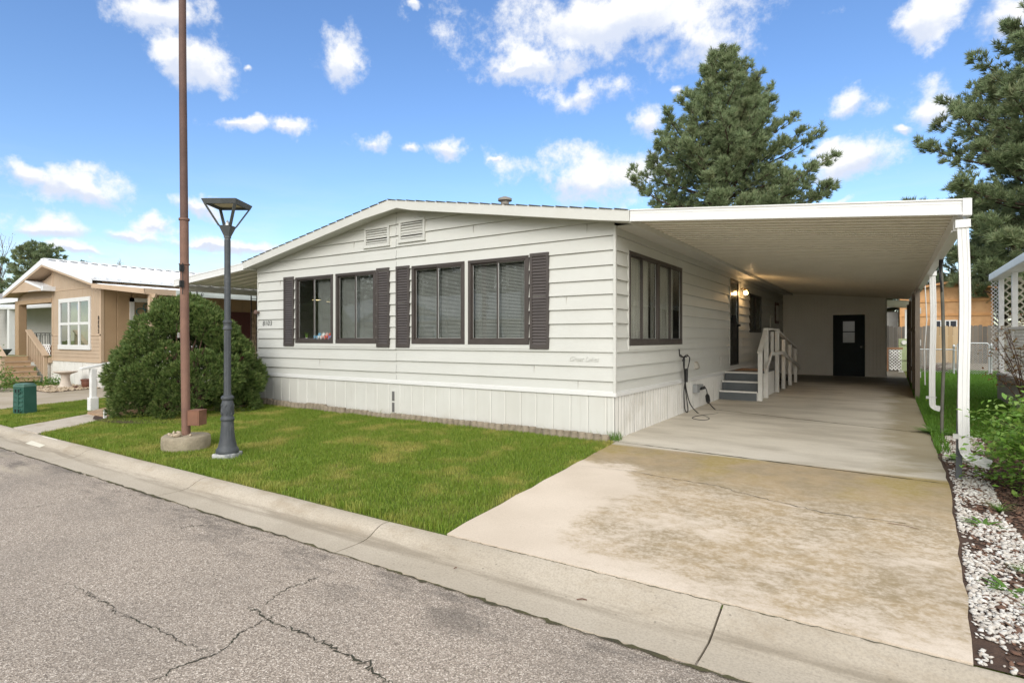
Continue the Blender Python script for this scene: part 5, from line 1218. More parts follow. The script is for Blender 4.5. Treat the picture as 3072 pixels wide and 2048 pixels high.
for x_, c_, l_ in ((-6.43,(.22,.48,.70),'light blue toy chair at the left of the sill row'),(-6.31,(.85,.85,.83),'plain white toy chair next to the light blue one'),(-6.20,(.75,.45,.42),'pale pink toy chair in the middle of the sill row'),(-6.09,(.75,.10,.05),'bright red toy chair on the window sill'),(-5.985,(.28,.36,.68),'deep blue toy chair at the right end of the sill row')): toy(x_, c_, l_, .85)
m = MB(); 
for k in range(7): a = k*.9; m.add([(-6.83,.06,1.40),(-6.80,.06,1.40),(-6.815+.05*math.cos(a),.06+.03*math.sin(a),1.52+.02*(k%3))],[(0,1,2)])
r_ = thing('potted_plant', 'small green leafy plant in a white pot behind the left window', 'plant', (-6.815,.06,1.39)); m.build('leaves', M['weed'], r_); m = MB(); m.lathe([(.025,0),(.035,.04),(.03,.042)],12,(-6.80,.06,1.385)); m.build('pot', M['pale'], r_)
pl = None
for x_, z_, lab in ((-7.35,2.26,'pendant lamp with a lit rim behind the far left pane'),(-6.86,2.20,'pendant lamp with a lit rim behind the blind')):
    r_ = thing('pendant_lamp', lab, 'lamp', (x_,.72,z_), 'pendant lamps indoors')
    m = MB(); m.lathe([(.10,0),(.09,.05),(.03,.12),(.01,.13)],20,(x_,.72,z_)); m.tube([(x_,.72,z_+.12),(x_,.72,2.95)],.006,5); m.build('shade', plain('olive_shade', (.10,.11,.05), .5), r_, smooth=50)
    m = MB(); m.lathe([(.10,0),(.0,.001)],20,(x_,.72,z_-.004)); t = NT('lit_shade_rim'); m.build('glowing_rim', t.done(t.bsdf((1,.85,.6), .5, emis=(1,.78,.42), es=1.6)), r_)

# ------------------------------------------------------------------ foliage builders
def unit(n):
    v = rng.normal(size=(n,3)); return v/np.linalg.norm(v, axis=1, keepdims=True)
def needles(P, D, L, W, k, spread):
    """k thin needles round every tuft position P, about direction D"""
    n = len(P); P = np.repeat(P, k, 0); D = np.repeat(D, k, 0); N = n*k
    d = D+unit(N)*spread; d /= np.linalg.norm(d, axis=1, keepdims=True)
    s = np.cross(d, unit(N)); s /= np.linalg.norm(s, axis=1, keepdims=True)+1e-9
    l = L*rng.uniform(.6, 1.15, (N,1)); off = rng.uniform(0, .35, (N,1))*l*np.repeat(np.ones((n,1)),k,0)
    b = P - D*off
    V = np.stack([b-s*W/2, b+s*W/2, b+d*l*.6+s*W*.42, b+d*l], 1)
    F = np.arange(N)[:,None]*4+np.array([[0,1,2,3]])
    return V.reshape(-1,3), F
def leaves(P, size, flat=.6, cup=.25):
    """diamond leaves with a folded midrib at every P"""
    n = len(P); d = unit(n); d[:,2] *= flat; d /= np.linalg.norm(d, axis=1, keepdims=True)
    up = unit(n)*.6+np.array([0,0,1.]); s = np.cross(d, up); s /= np.linalg.norm(s, axis=1, keepdims=True)+1e-9; u = np.cross(s, d)
    l = size*rng.uniform(.6, 1.25, (n,1)); w = l*.55
    V = np.stack([P, P+d*l*.5+s*w*.5+u*w*cup, P+d*l, P+d*l*.5-s*w*.5+u*w*cup], 1)
    i = np.arange(n)[:,None]*4
    return V.reshape(-1,3), np.concatenate([i+[0,1,2], i+[0,2,3]])
def limb(m, pts, r0, r1, n=6): 
    k = len(pts); m.tube(pts, [r0+(r1-r0)*i/(k-1) for i in range(k)], n, 0, False)

def pine(label, base, H, prof, seed, z0=.12, levels=.5, per=6, name='pine_tree', nl=.30, nw=.030, kk=16, dens=10, mat='pine', second=None, gapf=.0, lean=0):
    global rng
    rng = np.random.default_rng(seed); rr = random.Random(seed)
    bx_, by_, bz_ = base; o = thing(name, label, 'tree', base); tr = MB(); P = []; D = []
    tops = [(0, 0, H)] + ([second] if second else [])
    trunk = [(bx_+.12*math.sin(i*.9+seed)*i/8+lean*i/10, by_+.1*math.cos(i*.8)*i/8, bz_+H*i/10) for i in range(11)]
    tr.tube(trunk, [max(.03, .24*(H/17)*(1-i/10.3)) for i in range(11)], 10)
    for (ox, oy, ht) in tops[1:]:
        tr.tube([(bx_, by_, bz_+ht*.55),(bx_+ox*.6, by_+oy*.6, bz_+ht*.7),(bx_+ox, by_+oy, bz_+ht)], [.12,.09,.03], 7)
    zs_ = []
    for (ox, oy, ht) in tops:
        z = H*z0 if ht == H else ht*.72
        while z < ht-.15: zs_.append((ox, oy, ht, z)); z += levels*rr.uniform(.75,1.25)*(1.0 if z < ht*.8 else .6)
    for (ox, oy, ht, z) in zs_:
        t = z/ht; rad = float(np.interp(z if ht == H else z*H/ht, prof[0], prof[1]))*(1 if ht == H else .45)
        nb = per if t < .85 else 4; a0 = rr.uniform(0, 6.28)
        f_ = min(1, (z-ht*.6)/(ht*.4)) if (ht != H and z > ht*.6) else 1 if ht != H else 0
        cx_ = bx_+(ox*f_ if ht != H else lean*t)
        cy_ = by_+oy*f_
        for b in range(nb):
            if rr.random() < gapf: continue
            a = a0+6.283*b/nb+rr.uniform(-.35,.35); L = rad*rr.uniform(.62,1.12)+.15
            rise = rr.uniform(.05,.28)+.5*max(0, t-.6)
            n = 7; pts = []
            for i in range(n+1):
                s = i/n; rr2 = L*s; zz = z+L*(rise*s-.32*s*s*(1-t)+.30*s**3); wob = .06*L*math.sin(s*5+b)
                pts.append((cx_+rr2*math.cos(a)-wob*math.sin(a), cy_+rr2*math.sin(a)+wob*math.cos(a), bz_+zz))
            limb(tr, pts, .018+.014*L, .008, 5)
            pa = np.array(pts); nt = max(5, int(L*dens)); 
            for q in range(nt):
                s = 1-.72*rr.random()**1.35; i = min(n-1, int(s*n)); p = pa[i]+(pa[i+1]-pa[i])*(s*n-i); dv = pa[i+1]-pa[i]; dv = dv/np.linalg.norm(dv)
                side = L*.34*(1.15-s)+.10; off = np.array([rr.gauss(0,1), rr.gauss(0,1), rr.gauss(.15,.55)]); off = off-dv*off.dot(dv)*.5; off = off/np.linalg.norm(off)*side*rr.uniform(.2,1.0)
                dd = dv*.7+off/np.linalg.norm(off)*.6+np.array([0,0,.45]); dd = dd/np.linalg.norm(dd)
                for e in range(3): P.append(p+off*(1-.22*e)+rng.normal(0,.07,3)); D.append(dd)
                if side > .35 and rr.random() < .45: limb(tr, [tuple(p-dv*side*.5), tuple(p+off*.5), tuple(p+off)], .010, .005, 4)
            P.append(pa[-1]); D.append(np.array([math.cos(a)*.6, math.sin(a)*.6, .7]))
    for (ox, oy, ht) in tops:
        for i in range(6): P.append(np.array([bx_+(ox if ht != H else lean), by_+oy, bz_+ht-.12*i])); D.append(np.array([0,0,1.]))
    tr.build('trunk', M['bark'], o, smooth=60)
    V, F = needles(np.array(P), np.array(D), nl, nw, kk, .78)
    np_mesh('crown', V, F, M[mat], o); return o

pine('tall dense pine with two tops rising behind the carport roof', (-4.6,26,.1), 17.6, ([0,4,7,9.5,12,14.4,16.2,17.75],[3.6,4.8,5.3,4.9,3.5,2.1,.9,.05]), 3, second=(1.75,-.5,15.3), dens=8.5, kk=20, levels=.38)
pine('tall pine on the right cut off by the edge of the photo', (10.4,26.5,.1), 20.5, ([0,3,6,8,11,13,16,19,20.5],[4.6,5.7,6.2,5.8,4.4,3.4,1.8,.5,.1]), 8, dens=8.5, kk=20, z0=.12, levels=.40, gapf=.02, per=7)
pine('low dark pine standing behind the tan roof at far left', (-61,12,0), 9.9, ([0,2,4,6,8,9.9],[2.6,3.2,3.2,2.9,2.0,.2]), 5, dens=9, kk=12, nl=.3, nw=.05, levels=.55)
pine('thin small conifer tip above the tan roof ridge', (-55.5,13.5,0), 8.05, ([0,4,8],[1.6,1.0,.1]), 6, dens=6, kk=12, nl=.25, nw=.05, mat='conifer')

def bare_tree(label, base, H, seed, spread=.35, buds=260, bsize=.09, mat='bud', name='bare_tree'):
    rr = random.Random(seed); o = thing(name, label, 'tree', base); m = MB(); tips = []
    def grow(p, d, L, r, lv):
        q = p+d*L; mid = p+d*L*.5+Vector((rr.gauss(0,.04),rr.gauss(0,.04),0))*L
        limb(m, [tuple(p), tuple(mid), tuple(q)], r, r*.62, 5)
        if lv == 0: tips.extend([tuple(mid), tuple(q)]); return
        for k in range(3 if lv > 1 else 4):
            nd = (d+Vector((rr.gauss(0,spread),rr.gauss(0,spread),rr.uniform(.0,.35)))).normalized()
            grow(p+d*L*rr.uniform(.45,1), nd, L*rr.uniform(.5,.8), r*.55, lv-1)
    grow(Vector(base), Vector((0,0,1)), H*.42, H*.014, 4)
    m.build('trunk', M['twigbark'], o)
    T = np.array(tips); T = T[rng.integers(0, len(T), buds)]+rng.normal(0,.10,(buds,3)); V, F = leaves(T, bsize); np_mesh('crown', V, F, M[mat], o)
bare_tree('bare budding tree left of the low dark pine', (-66,10.5,0), 10.8, 2, .22, 500, .13)
bare_tree('bare budding tree at the left frame edge behind the grey roof', (-70,9,0), 9.8, 4, .22, 500, .13)
bare_tree('sparse yellow-budded tree right of the low dark pine', (-60,17.5,0), 9.2, 6, .15, 420, .12)

def leafy(label, base, H, rad, n, seed, mat, size, name='leafy_tree', trunk_h=.25):
    rr = random.Random(seed); o = thing(name, label, 'tree', base); m = MB(); P = []
    b = Vector(base); limb(m, [tuple(b), tuple(b+Vector((.1,0,H*.35))), tuple(b+Vector((0,.1,H*.75)))], .05+.016*H, .04, 8)
    cl = []
    for i in range(int(26+H*4)):
        z = H*(trunk_h+(1-trunk_h)*rr.random()); rz_ = rad*math.sqrt(max(.05, 1-((z/H-.5)/.56)**2)); a = rr.uniform(0,6.28); q = rz_*rr.uniform(.35,.95)
        c = b+Vector((q*math.cos(a), q*math.sin(a), z)); cl.append((c, rad*rr.uniform(.16,.34))); limb(m, [tuple(b+Vector((0,0,z*.6))), tuple(b.lerp(c,.55)+Vector((0,0,z*.22))), tuple(c)], .03+.004*H, .008, 5)
    for c, r_ in cl:
        k = n//len(cl); u = unit(k)*r_*rng.uniform(.55,1.05,(k,1)); u[:,2] *= .8; P.append(np.array(c)+u)
    m.build('trunk', M['bark'], o); V, F = leaves(np.concatenate(P), size); np_mesh('crown', V, F, M[mat], o); return o
leafy('pinkish spring tree behind the orange wooden shed', (8.3,33,0), 7.2, 2.4, 5200, 3, 'pinkleaf', .16)
leafy('round dark evergreen left of the orange shed gable', (3.2,35,0), 6.6, 2.8, 9000, 4, 'conifer', .17, 'evergreen_tree')
leafy('dark evergreen behind the right end of the orange shed', (11.8,34,0), 8.0, 3.2, 10000, 5, 'conifer', .17, 'evergreen_tree')
leafy('dark shrub seen past the shed corner over the fence', (1.9,27.5,0), 3.0, 1.4, 4200, 6, 'conifer', .10, 'evergreen_shrub')

# ------------------------------------------------------------------ big yew bush
bu = thing('yew_bush', 'big rounded dark green yew bush beside the white mobile home', 'bush', (-8.25,-1.5,-.05))
rng = np.random.default_rng(21); C = np.array([-8.33,-1.55,-.05]); lumps = []
ax = np.array([.834,.552]); fw = np.array([-.552,.834])     # across / towards the back
def dome(t):   # half width at relative height t
    return float(np.interp(t, [0,.12,.3,.48,.62,.75,.88,1.0], [1.26,1.42,1.41,1.24,1.06,.92,.66,.18]))
for i in range(120):
    t = rng.uniform(.0,.97)**1.1; a = rng.uniform(0,2*np.pi); r_ = rng.uniform(.24,.42)*(1.05-.3*t)
    hw = max(.02, dome(t)-r_*.82); z = .06+t*2.05; skew = .16*max(0,(.62-t)) -.05
    c = np.array([C[0]+(hw*np.cos(a)+skew*.9)*ax[0]+hw*.92*np.sin(a)*fw[0], C[1]+(hw*np.cos(a)+skew*.9)*ax[1]+hw*.92*np.sin(a)*fw[1], z]); lumps.append((c, r_))
for i in range(16): a = rng.uniform(0,2*np.pi); q = rng.uniform(.1,.62); lumps.append((np.array([C[0]+q*np.cos(a),C[1]+q*np.sin(a),rng.uniform(1.75,2.02)]), rng.uniform(.18,.26)))
LC = np.array([c for c, _ in lumps]); LR = np.array([r_ for _, r_ in lumps]); P = []; D = []
for c, r_ in lumps:
    k = int(1700*r_*r_*1.8); u = unit(k); s = rng.uniform(.72,1.06,(k,1)); p = c+u*r_*s
    rel = p-C; rel /= np.linalg.norm(rel, axis=1, keepdims=True)
    inside = ((np.linalg.norm(p[:,None]-LC[None], axis=2) < LR[None]*.70).sum(1) > 0); ok = ~inside & (p[:,2] > -.02)
    d = u*.75+rel*.5+np.array([0,0,.35]); d /= np.linalg.norm(d, axis=1, keepdims=True); P.append(p[ok]); D.append(d[ok])
P = np.concatenate(P); D = np.concatenate(D)
far = rng.random(len(P)) < np.clip(.25+.75*((P[:,:2]-C[:2])@np.array([.83,-.55])*.0+ (np.array([3.17,-7.37])-P[:,:2])@np.array([.9,-.45])/11-.55)*3,.35,1); P, D = P[far], D[far]
V, F = needles(P-D*.03, D, .082, .0125, 12, .55); np_mesh('foliage', V, F, M['yew'], bu)
m = MB(); rr = random.Random(4)
for i in range(22):
    c = lumps[rr.randrange(len(lumps))][0]; b = (C[0]+rr.uniform(-.25,.25), C[1]+rr.uniform(-.25,.25), -.08); limb(m, [b, (b[0]*.5+c[0]*.5+rr.gauss(0,.06), b[1]*.5+c[1]*.5, b[2]*.45+c[2]*.55), tuple(c)], .026, .006, 5)
m.build('stems', M['twigbark'], bu)
mu = MB(); mu.add([(C[0]+1.62*math.cos(t*.26)*1.0, C[1]+1.5*math.sin(t*.26), gz(C[0],C[1]-.8)+.012) for t in range(24)], [tuple(range(24))]); tag(mu.build('mulch_ring', M['mulchbase']), kind='structure')

# ------------------------------------------------------------------ plants on the right
rb = thing('rose_bush', 'bright green leafy rose bush in the mulch bed', 'bush', (4.70,-.6,0)); rng = np.random.default_rng(31); P = []; m = MB(); rr = random.Random(6)
for i in range(215):
    a = rr.uniform(0,6.28); q = .86*math.sqrt(rr.random()); z = rr.uniform(.10,1.04)*(1-.35*(q/.86)**2); c = np.array([4.70+q*math.cos(a), -.55+q*.95*math.sin(a), z])
    limb(m, [(4.70+rr.uniform(-.12,.12),-.55+rr.uniform(-.12,.12),-.03),(4.70+q*.4*math.cos(a),-.55+q*.4*math.sin(a),z*.6),tuple(c)], .007,.003,5)
    P.append(c+rng.normal(0,1,(46,3))*np.array([.085,.085,.06]))
P = np.concatenate(P); P = P[P[:,2] > .03]; V, F = leaves(P, .062, .45, .2); np_mesh('leaves', V, F, M['rose'], rb); m.build('stems', M['twigbark'], rb)
fl = MB(); fl.lathe([(.0,-.02),(.028,.0),(.022,.02),(.0,.03)],8,(4.55,1.1,.93)); 
def twiggy(label, base, H, seed, n=26, red=.75):
    rr = random.Random(seed); o = thing('twiggy_rose', label, 'bush', base); m = MB(); P = []
    for i in range(n):
        a = rr.uniform(0,6.28); q = rr.uniform(.15,.62)*H*.5; h = H*rr.uniform(.45,1.05); b = Vector(base)
        p1 = b+Vector((rr.gauss(0,.05),rr.gauss(0,.05),-.02)); p2 = b+Vector((q*.35*math.cos(a),q*.35*math.sin(a),h*.55)); p3 = b+Vector((q*math.cos(a),q*math.sin(a),h))
        limb(m, smooth_path([p1,p2,p3], 4), .011, .004, 5)
        for k in range(4):
            s = rr.uniform(.3,1); e = p2.lerp(p3, s)+Vector((rr.gauss(0,.14),rr.gauss(0,.14),rr.gauss(.05,.10))); limb(m, [tuple(p2.lerp(p3,s*.8)), tuple(e)], .005, .002, 4)
            P += [np.array(e)+rng.normal(0,.045,3) for _ in range(9)]
    m.build('stems', M['twigbark'], o); V, F = leaves(np.array(P), .06, .5, .2); np_mesh('leaves', V, F, M['redleaf'], o)
twiggy('tall twiggy rose with bronze young leaves in front of the white lattice', (5.02,4.75,.03), 1.62, 4, 18)
twiggy('low twiggy rose with reddish leaves behind the green rose bush', (5.0,1.9,0), .95, 9, 16)
def weed(label, x, y, s, n, kind):
    rr = random.Random(int(x*100+y*37)); o = thing('weed', label, 'weed', (x,y,gz(x,y)), 'weeds in the white gravel'); V = []; F = []
    for i in range(n):
        a = rr.uniform(0,6.28); l = s*rr.uniform(.6,1.1); el = rr.uniform(.15,.6) if kind == 'broad' else rr.uniform(.5,1.3); w = l*(.20 if kind == 'broad' else .035); ca, sa = math.cos(a), math.sin(a); b = len(V); pts = []
        for k in range(5):
            t = k/4; r_ = l*t*math.cos(el*(1-.6*t)); z = l*t*math.sin(el)*(1-.45*t)+.004; ww = w*(math.sin(.35+2.6*t) if kind == 'broad' else (1-t*.9))
            V += [(x+r_*ca-ww*sa*.5, y+r_*sa+ww*ca*.5, gz(x,y)+z),(x+r_*ca+ww*sa*.5, y+r_*sa-ww*ca*.5, gz(x,y)+z)]
        F += [(b+2*k,b+2*k+1,b+2*k+3,b+2*k+2) for k in range(4)]
    np_mesh('leaves', np.array(V), np.array(F), M['weed'], o)
weed('broad leaved weed beside the front downspout', 3.80,.86,.24,16,'broad'); weed('fine low weed patch in the gravel below the green rose bush', 3.93,-1.25,.16,70,'fine')
weed('small ragged dandelion at the driveway edge', 3.78,-1.72,.17,14,'broad'); weed('tall grassy tuft at the edge of the mulch', 4.08,-2.28,.22,60,'fine'); weed('flat dandelion rosette nearest the street corner of the gravel', 3.86,-3.35,.16,16,'broad'); weed('spreading dandelion between the gravel and the driveway', 3.75,-3.02,.15,14,'broad'); weed('low clover patch midway down the gravel strip', 3.86,-2.68,.11,80,'fine')
weed('tall green weed by the foot of the leaning iron pole', 3.74,2.85,.30,26,'broad')
for i, (x, y, a, l) in enumerate(((1.62,-4.33,.5,.06),(1.72,-4.27,2.8,.05),(.72,-4.38,1.2,.022),(3.36,-2.1,2.95,.2))):
    m = MB(); m.tube([(x,y,(-.147 if y < -4.1 else gz(x,y)+.014)+.004),(x+l*.5*math.cos(a),y+l*.5*math.sin(a)+.006,(-.147 if y < -4.1 else gz(x,y)+.014)+.008),(x+l*math.cos(a),y+l*math.sin(a),(-.147 if y < -4.1 else gz(x,y)+.014)+.004)],.004 if i < 3 else .002,5)
    tag(m.build('dry_twig', M['twigbark']), ['dry brown twig lying in the gutter by the driveway','short dark twig beside the brown one in the gutter','tiny dark bark crumb in the gutter','thin reddish twig on the driveway near the gravel'][i], 'twig')
def shrublet(label, x, y, r_, h, n, size, mat):
    o = thing('border_plant', label, 'plant', (x,y,-.06)); P = rng.normal(0,1,(n,3))*np.array([r_*.5,r_*.5,h*.28])+np.array([x,y,h*.4-.06]); P = P[P[:,2] > -.05]; V, F = leaves(P, size); np_mesh('leaves', V, F, M[mat], o)
shrublet('leafy border plants at the left edge by the tan steps', -17.6,-2.3,.75,.62,1500,.085,'weed'); shrublet('low green plant between the tan steps and the bird bath', -18.7,-.45,.42,.28,360,.08,'weed'); shrublet('tall grassy plant at the left frame edge', -18.9,-1.9,.3,1.0,500,.10,'weed')

# ------------------------------------------------------------------ back yard right
of = thing('orange_shed', 'orange stained plywood shed with a low gable behind the fence', 'shed', (5.3,25,.2))
x0, x1, za, ze, xa = 3.60, 6.98, 3.93, 3.66, 5.43
m = MB(); m.prism([(x0,25,.2),(x1,25,.2),(x1,25,ze),(xa,25,za),(x0,25,3.62)],(0,5,0)); m.build('wall', M['orangewood'], of)
m = MB(); 
for zz in (3.12,2.48): m.box(x0,x1,24.95,25,zz-.055,zz+.055)
for xx in (x0+.02,x1-.06): m.box(xx,xx+.06,24.948,25,.2,3.64)
m.build('batten', M['batten'], of)
m = MB(); m.hexa([(x0-.25,24.75,3.58),(xa,24.75,3.95),(xa,30.2,3.95),(x0-.25,30.2,3.58),(x0-.25,24.75,3.64),(xa,24.75,4.01),(xa,30.2,4.01),(x0-.25,30.2,3.64)]); m.hexa([(xa,24.75,3.95),(x1+.3,24.75,3.60),(x1+.3,30.2,3.60),(xa,30.2,3.95),(xa,24.75,4.01),(x1+.3,24.75,3.66),(x1+.3,30.2,3.66),(xa,30.2,4.01)])
m.build('roof', surf('brown_roof', (.14,.08,.055), rough=.8), of)
m = MB(); m.prism([(x0-.25,24.73,3.52),(xa,24.73,3.89),(x1+.3,24.73,3.54),(x1+.3,24.73,3.62),(xa,24.73,3.97),(x0-.25,24.73,3.60)],(0,.03,0)); m.build('fascia', M['batten'], of)
m = MB(); m.box(4.86,5.75,24.93,24.99,2.19,2.24); m.box(4.86,5.75,24.93,24.99,1.5,1.55)
for xx in (4.86,5.13,5.29,5.45,5.70): m.box(xx,xx+.045,24.93,24.99,1.55,2.19)
wf = m.build('window', M['alu'], of); g = MB(); g.box(4.9,5.7,24.97,24.98,1.55,2.19); g.build('pane', surf('dark_pane', (.03,.035,.05), rough=.1, bump=0), wf)
m = MB(); m.box(2.2,3.55,26,29,0,2.7); m.hexa([(1.9,25.6,2.75),(3.58,25.6,2.95),(3.58,29.5,2.95),(1.9,29.5,2.75),(1.9,25.6,2.83),(3.58,25.6,3.03),(3.58,29.5,3.03),(1.9,29.5,2.83)]); tag(m.build('lean_to_shed', M['greydeck']), 'small dark lean-to with a pale roof edge left of the orange shed', 'shed')
wf = thing('wooden_fence', 'weathered grey board fence closing the back yard', 'fence', (5,20.5,.17)); rr = random.Random(8)
mo_ = MB(); mn = MB(); x = -2.0
while x < 16:
    w_ = rr.uniform(.125,.155); zt = 1.90+rr.uniform(-.03,.03); new = 4.62 < x < 5.5
    q = mn if new else mo_; q.add([(x,20.5,.12),(x+w_-.006,20.5,.12),(x+w_-.006,20.5,zt-.03),(x+w_-.03,20.5,zt),(x+.03,20.5,zt),(x,20.5,zt-.03),(x,20.52,.12),(x+w_-.006,20.52,.12),(x+w_-.006,20.52,zt-.03),(x+w_-.03,20.52,zt),(x+.03,20.52,zt),(x,20.52,zt-.03)],[(0,1,2,3,4,5),(11,10,9,8,7,6),(0,6,7,1),(1,7,8,2),(2,8,9,3),(3,9,10,4),(4,10,11,5),(5,11,6,0)]); x += w_
mo_.build('board_panel', M['fence'], wf); tag(mn.build('board_panel', M['newfence'], wf), 'newer honey coloured boards')
m = MB(); m.box(4.6,16,20.46,20.498,.14,.46); m.build('kick_board', M['fencebase'], wf)
def wire(m, x0, x1, y, z0, z1, p=.075, r_=.0022):
    n = int((x1-x0+z1-z0)/p)+1
    for i in range(n):
        c = i*p
        za, zb = max(z0, z0+c-(x1-x0)), min(z1, z0+c)
        if zb-za < .01: continue
        for (a, b) in (((x0+c-(za-z0), za), (x0+c-(zb-z0), zb)), ((x1-c+(za-z0), za), (x1-c+(zb-z0), zb))):
            m.beam((a[0],y,a[1]),(b[0],y,b[1]),r_*2,r_*2)
cg = thing('chain_link_gate', 'galvanised chain link gate with rounded frame on the back lawn', 'gate', (5.62,18,.15))
m = MB(); fr = []
for (cx_, cz_, a0) in ((5.28,1.16,180),(5.96,1.16,90),(5.96,.24,0),(5.28,.24,-90)):
    for k in range(6): t = R(a0-18*k); fr.append((cx_+.09*math.cos(t), 18.0, cz_+.09*math.sin(t)))
m.tube(fr+[fr[0]], .021, 8); m.build('frame', M['galv'], cg, smooth=60)
m = MB(); wire(m, 5.2,6.04,18.0,.16,1.24); m.build('wire_mesh', M['galv'], cg)
cf = thing('chain_link_fence', 'galvanised chain link fence with round posts across the back lawn', 'fence', (5,18,.15))
for xx, hh in ((5.09,1.10),(6.11,1.14),(6.9,1.1),(3.86,1.05)):
    m = MB(); m.lathe([(.034,0),(.034,hh-.06),(.042,hh-.05),(.03,hh-.01),(.0,hh)],12,(xx,18.0,.10)); o = m.build('post', M['galv'], cf, smooth=50)
    if xx in (5.09,6.11):
        m = MB()
        for zz in (.30,.98,1.12): m.lathe([(.036,0),(.043,.005),(.043,.035),(.036,.04)],12,(xx,18.0,zz)); m.box(min(xx,5.2 if xx < 5.5 else 6.04),max(xx,5.2 if xx < 5.5 else 6.04),17.985,18.015,zz+.008,zz+.03)
        m.build('clamp', M['galv'], o, smooth=40)
m = MB(); m.tube([(3.86,18,1.02),(5.09,18,1.02)],.02,8); m.build('top_rail', M['galv'], cf, smooth=60)
m = MB(); m.tube([(6.11,18,1.06),(7.0,18,1.06)],.02,8); m.build('top_rail', M['galv'], cf, smooth=60)
m = MB(); wire(m, 3.9,5.06,18.0,.2,1.0); wire(m,6.14,6.9,18.0,.2,1.04); m.build('wire_mesh', M['galv'], cf)
br = thing('brush_pile', 'small heap of brown cut brush at the foot of the fence', 'brush pile', (4.75,19.3,.16)); m = MB(); rr = random.Random(12)
for i in range(60): a = rr.uniform(0,3.14); c = (4.7+rr.gauss(0,.18),19.3+rr.gauss(0,.12),.22+abs(rr.gauss(0,.10))); m.tube([(c[0]-.2*math.cos(a),c[1],c[2]-.05),(c[0]+.2*math.cos(a),c[1]+.05,c[2]+.08*rr.random())],.009,4)
m.build('sticks', M['twigbark'], br)
mp = thing('meter_pedestal', 'olive green electric meter pedestal behind the shed corner', 'meter box', (3.66,19,.15))
m = MB(); m.box(3.49,3.83,18.9,19.12,.58,1.12); m.box(3.485,3.835,18.89,19.12,1.125,1.40); m.box(3.55,3.77,18.95,19.1,.1,.58); m.build('cabinet', M['meter'], mp, bevel=.008)
m = MB(lambda u, w, z: (u, 18.89-w, z)); 
dd = [(3.66+.085*math.cos(t*.4), 1.26+.085*math.sin(t*.4)) for t in range(16)]; m.prism([(a,0,b) for a, b in dd],(0,.06,0)); mm = m.build('dial', M['silver'], mp); m = MB(); m.prism([(3.66+(a-3.66)*.8,18.829,1.26+(b-1.26)*.8) for a, b in dd],(0,-.003,0)); m.build('dial_face', M['pale'], mm)
ls = thing('lattice_screen', 'low white lattice screen in a brown wooden frame behind the shed', 'lattice', (3.3,18.6,.15))
m = MB(); m.box(3.10,3.165,18.6,18.66,.12,1.06); m.box(3.10,3.62,18.59,18.67,1.0,1.07); m.build('frame', M['brownwood'], ls); m = MB(); lattice(m, lambda u,w,z: (u,18.62+w,z), 3.17,3.60,.22,.98,.115,.032); m.build('lattice', M['lattice'], ls)
fg = MB(); fg.hexa([(3.45,18.1,.16),(3.62,18.0,.16),(3.66,18.3,.16),(3.5,18.35,.16),(3.50,18.15,.24),(3.58,18.1,.24),(3.6,18.25,.24),(3.52,18.28,.24)]); tag(fg.build('splash_block', plain('grey_concrete', (.35,.34,.31), .9), bevel=.02), 'grey concrete splash block on the strip behind the shed', 'splash block')

# neighbour's lattice porch on the right
lpz = thing('lattice_porch', 'white lattice porch on a grey skirted deck at the right edge', 'porch', (6.3,7,.1)); XP = 5.18
m = MB(); m.box(XP,9,1.0,9.05,.62,.68); m.build('deck', M['lattice'], lpz)
m = MB(); y = 1.0; 
while y < 9.0: m.box(XP+.0,XP+.03,y+.006,y+.125,.02,.55); y += .135
m.box(XP+.03,9,8.97,9.0,.02,.6); m.box(XP+.035,XP+.05,1,9,0,.6); m.build('skirting', M['greydeck'], lpz)
m = MB(); m.box(XP-.02,XP+.02,1.0,9.05,.52,.64); m.build('skirt_rail', M['greydeck'], lpz, bevel=.005)
for yy in (9.0,7.4,5.85,4.3,2.7):
    m = MB(); m.box(XP+.01,XP+.10,yy-.045,yy+.045,.66,2.72); m.build('post', M['lattice'], lpz, bevel=.006)
m = MB(); m.box(XP-.12,XP+.10,.6,9.35,2.70,2.86); m.build('eave', M['alu'], lpz, bevel=.02)
m = MB(); m.hexa([(XP-.1,.6,2.80),(9,.6,3.3),(9,9.3,3.3),(XP-.1,9.3,2.80),(XP-.1,.6,2.86),(9,.6,3.36),(9,9.3,3.36),(XP-.1,9.3,2.86)]); m.build('roof', M['metalroof'], lpz)
m = MB(); lattice(m, lambda u,w,z: (u,9.12+w,z), XP-.11,XP+.06,.72,2.72,.085,.022); m.build('lattice', M['lattice'], lpz)
m = MB(); lattice(m, lambda u,w,z: (XP+.03+w,u,z), 1.2,8.2,.72,1.58,.125,.036); m.build('lattice', M['lattice'], lpz)
m = MB(); lattice(m, lambda u,w,z: (u,9.1+w,z), XP+.05,9,.72,2.75,.165,.05); m.build('lattice', M['latticetan'], lpz)
m = MB(); m.box(XP+.0,XP+.09,1.2,9,1.58,1.63); m.build('rail', M['lattice'], lpz)

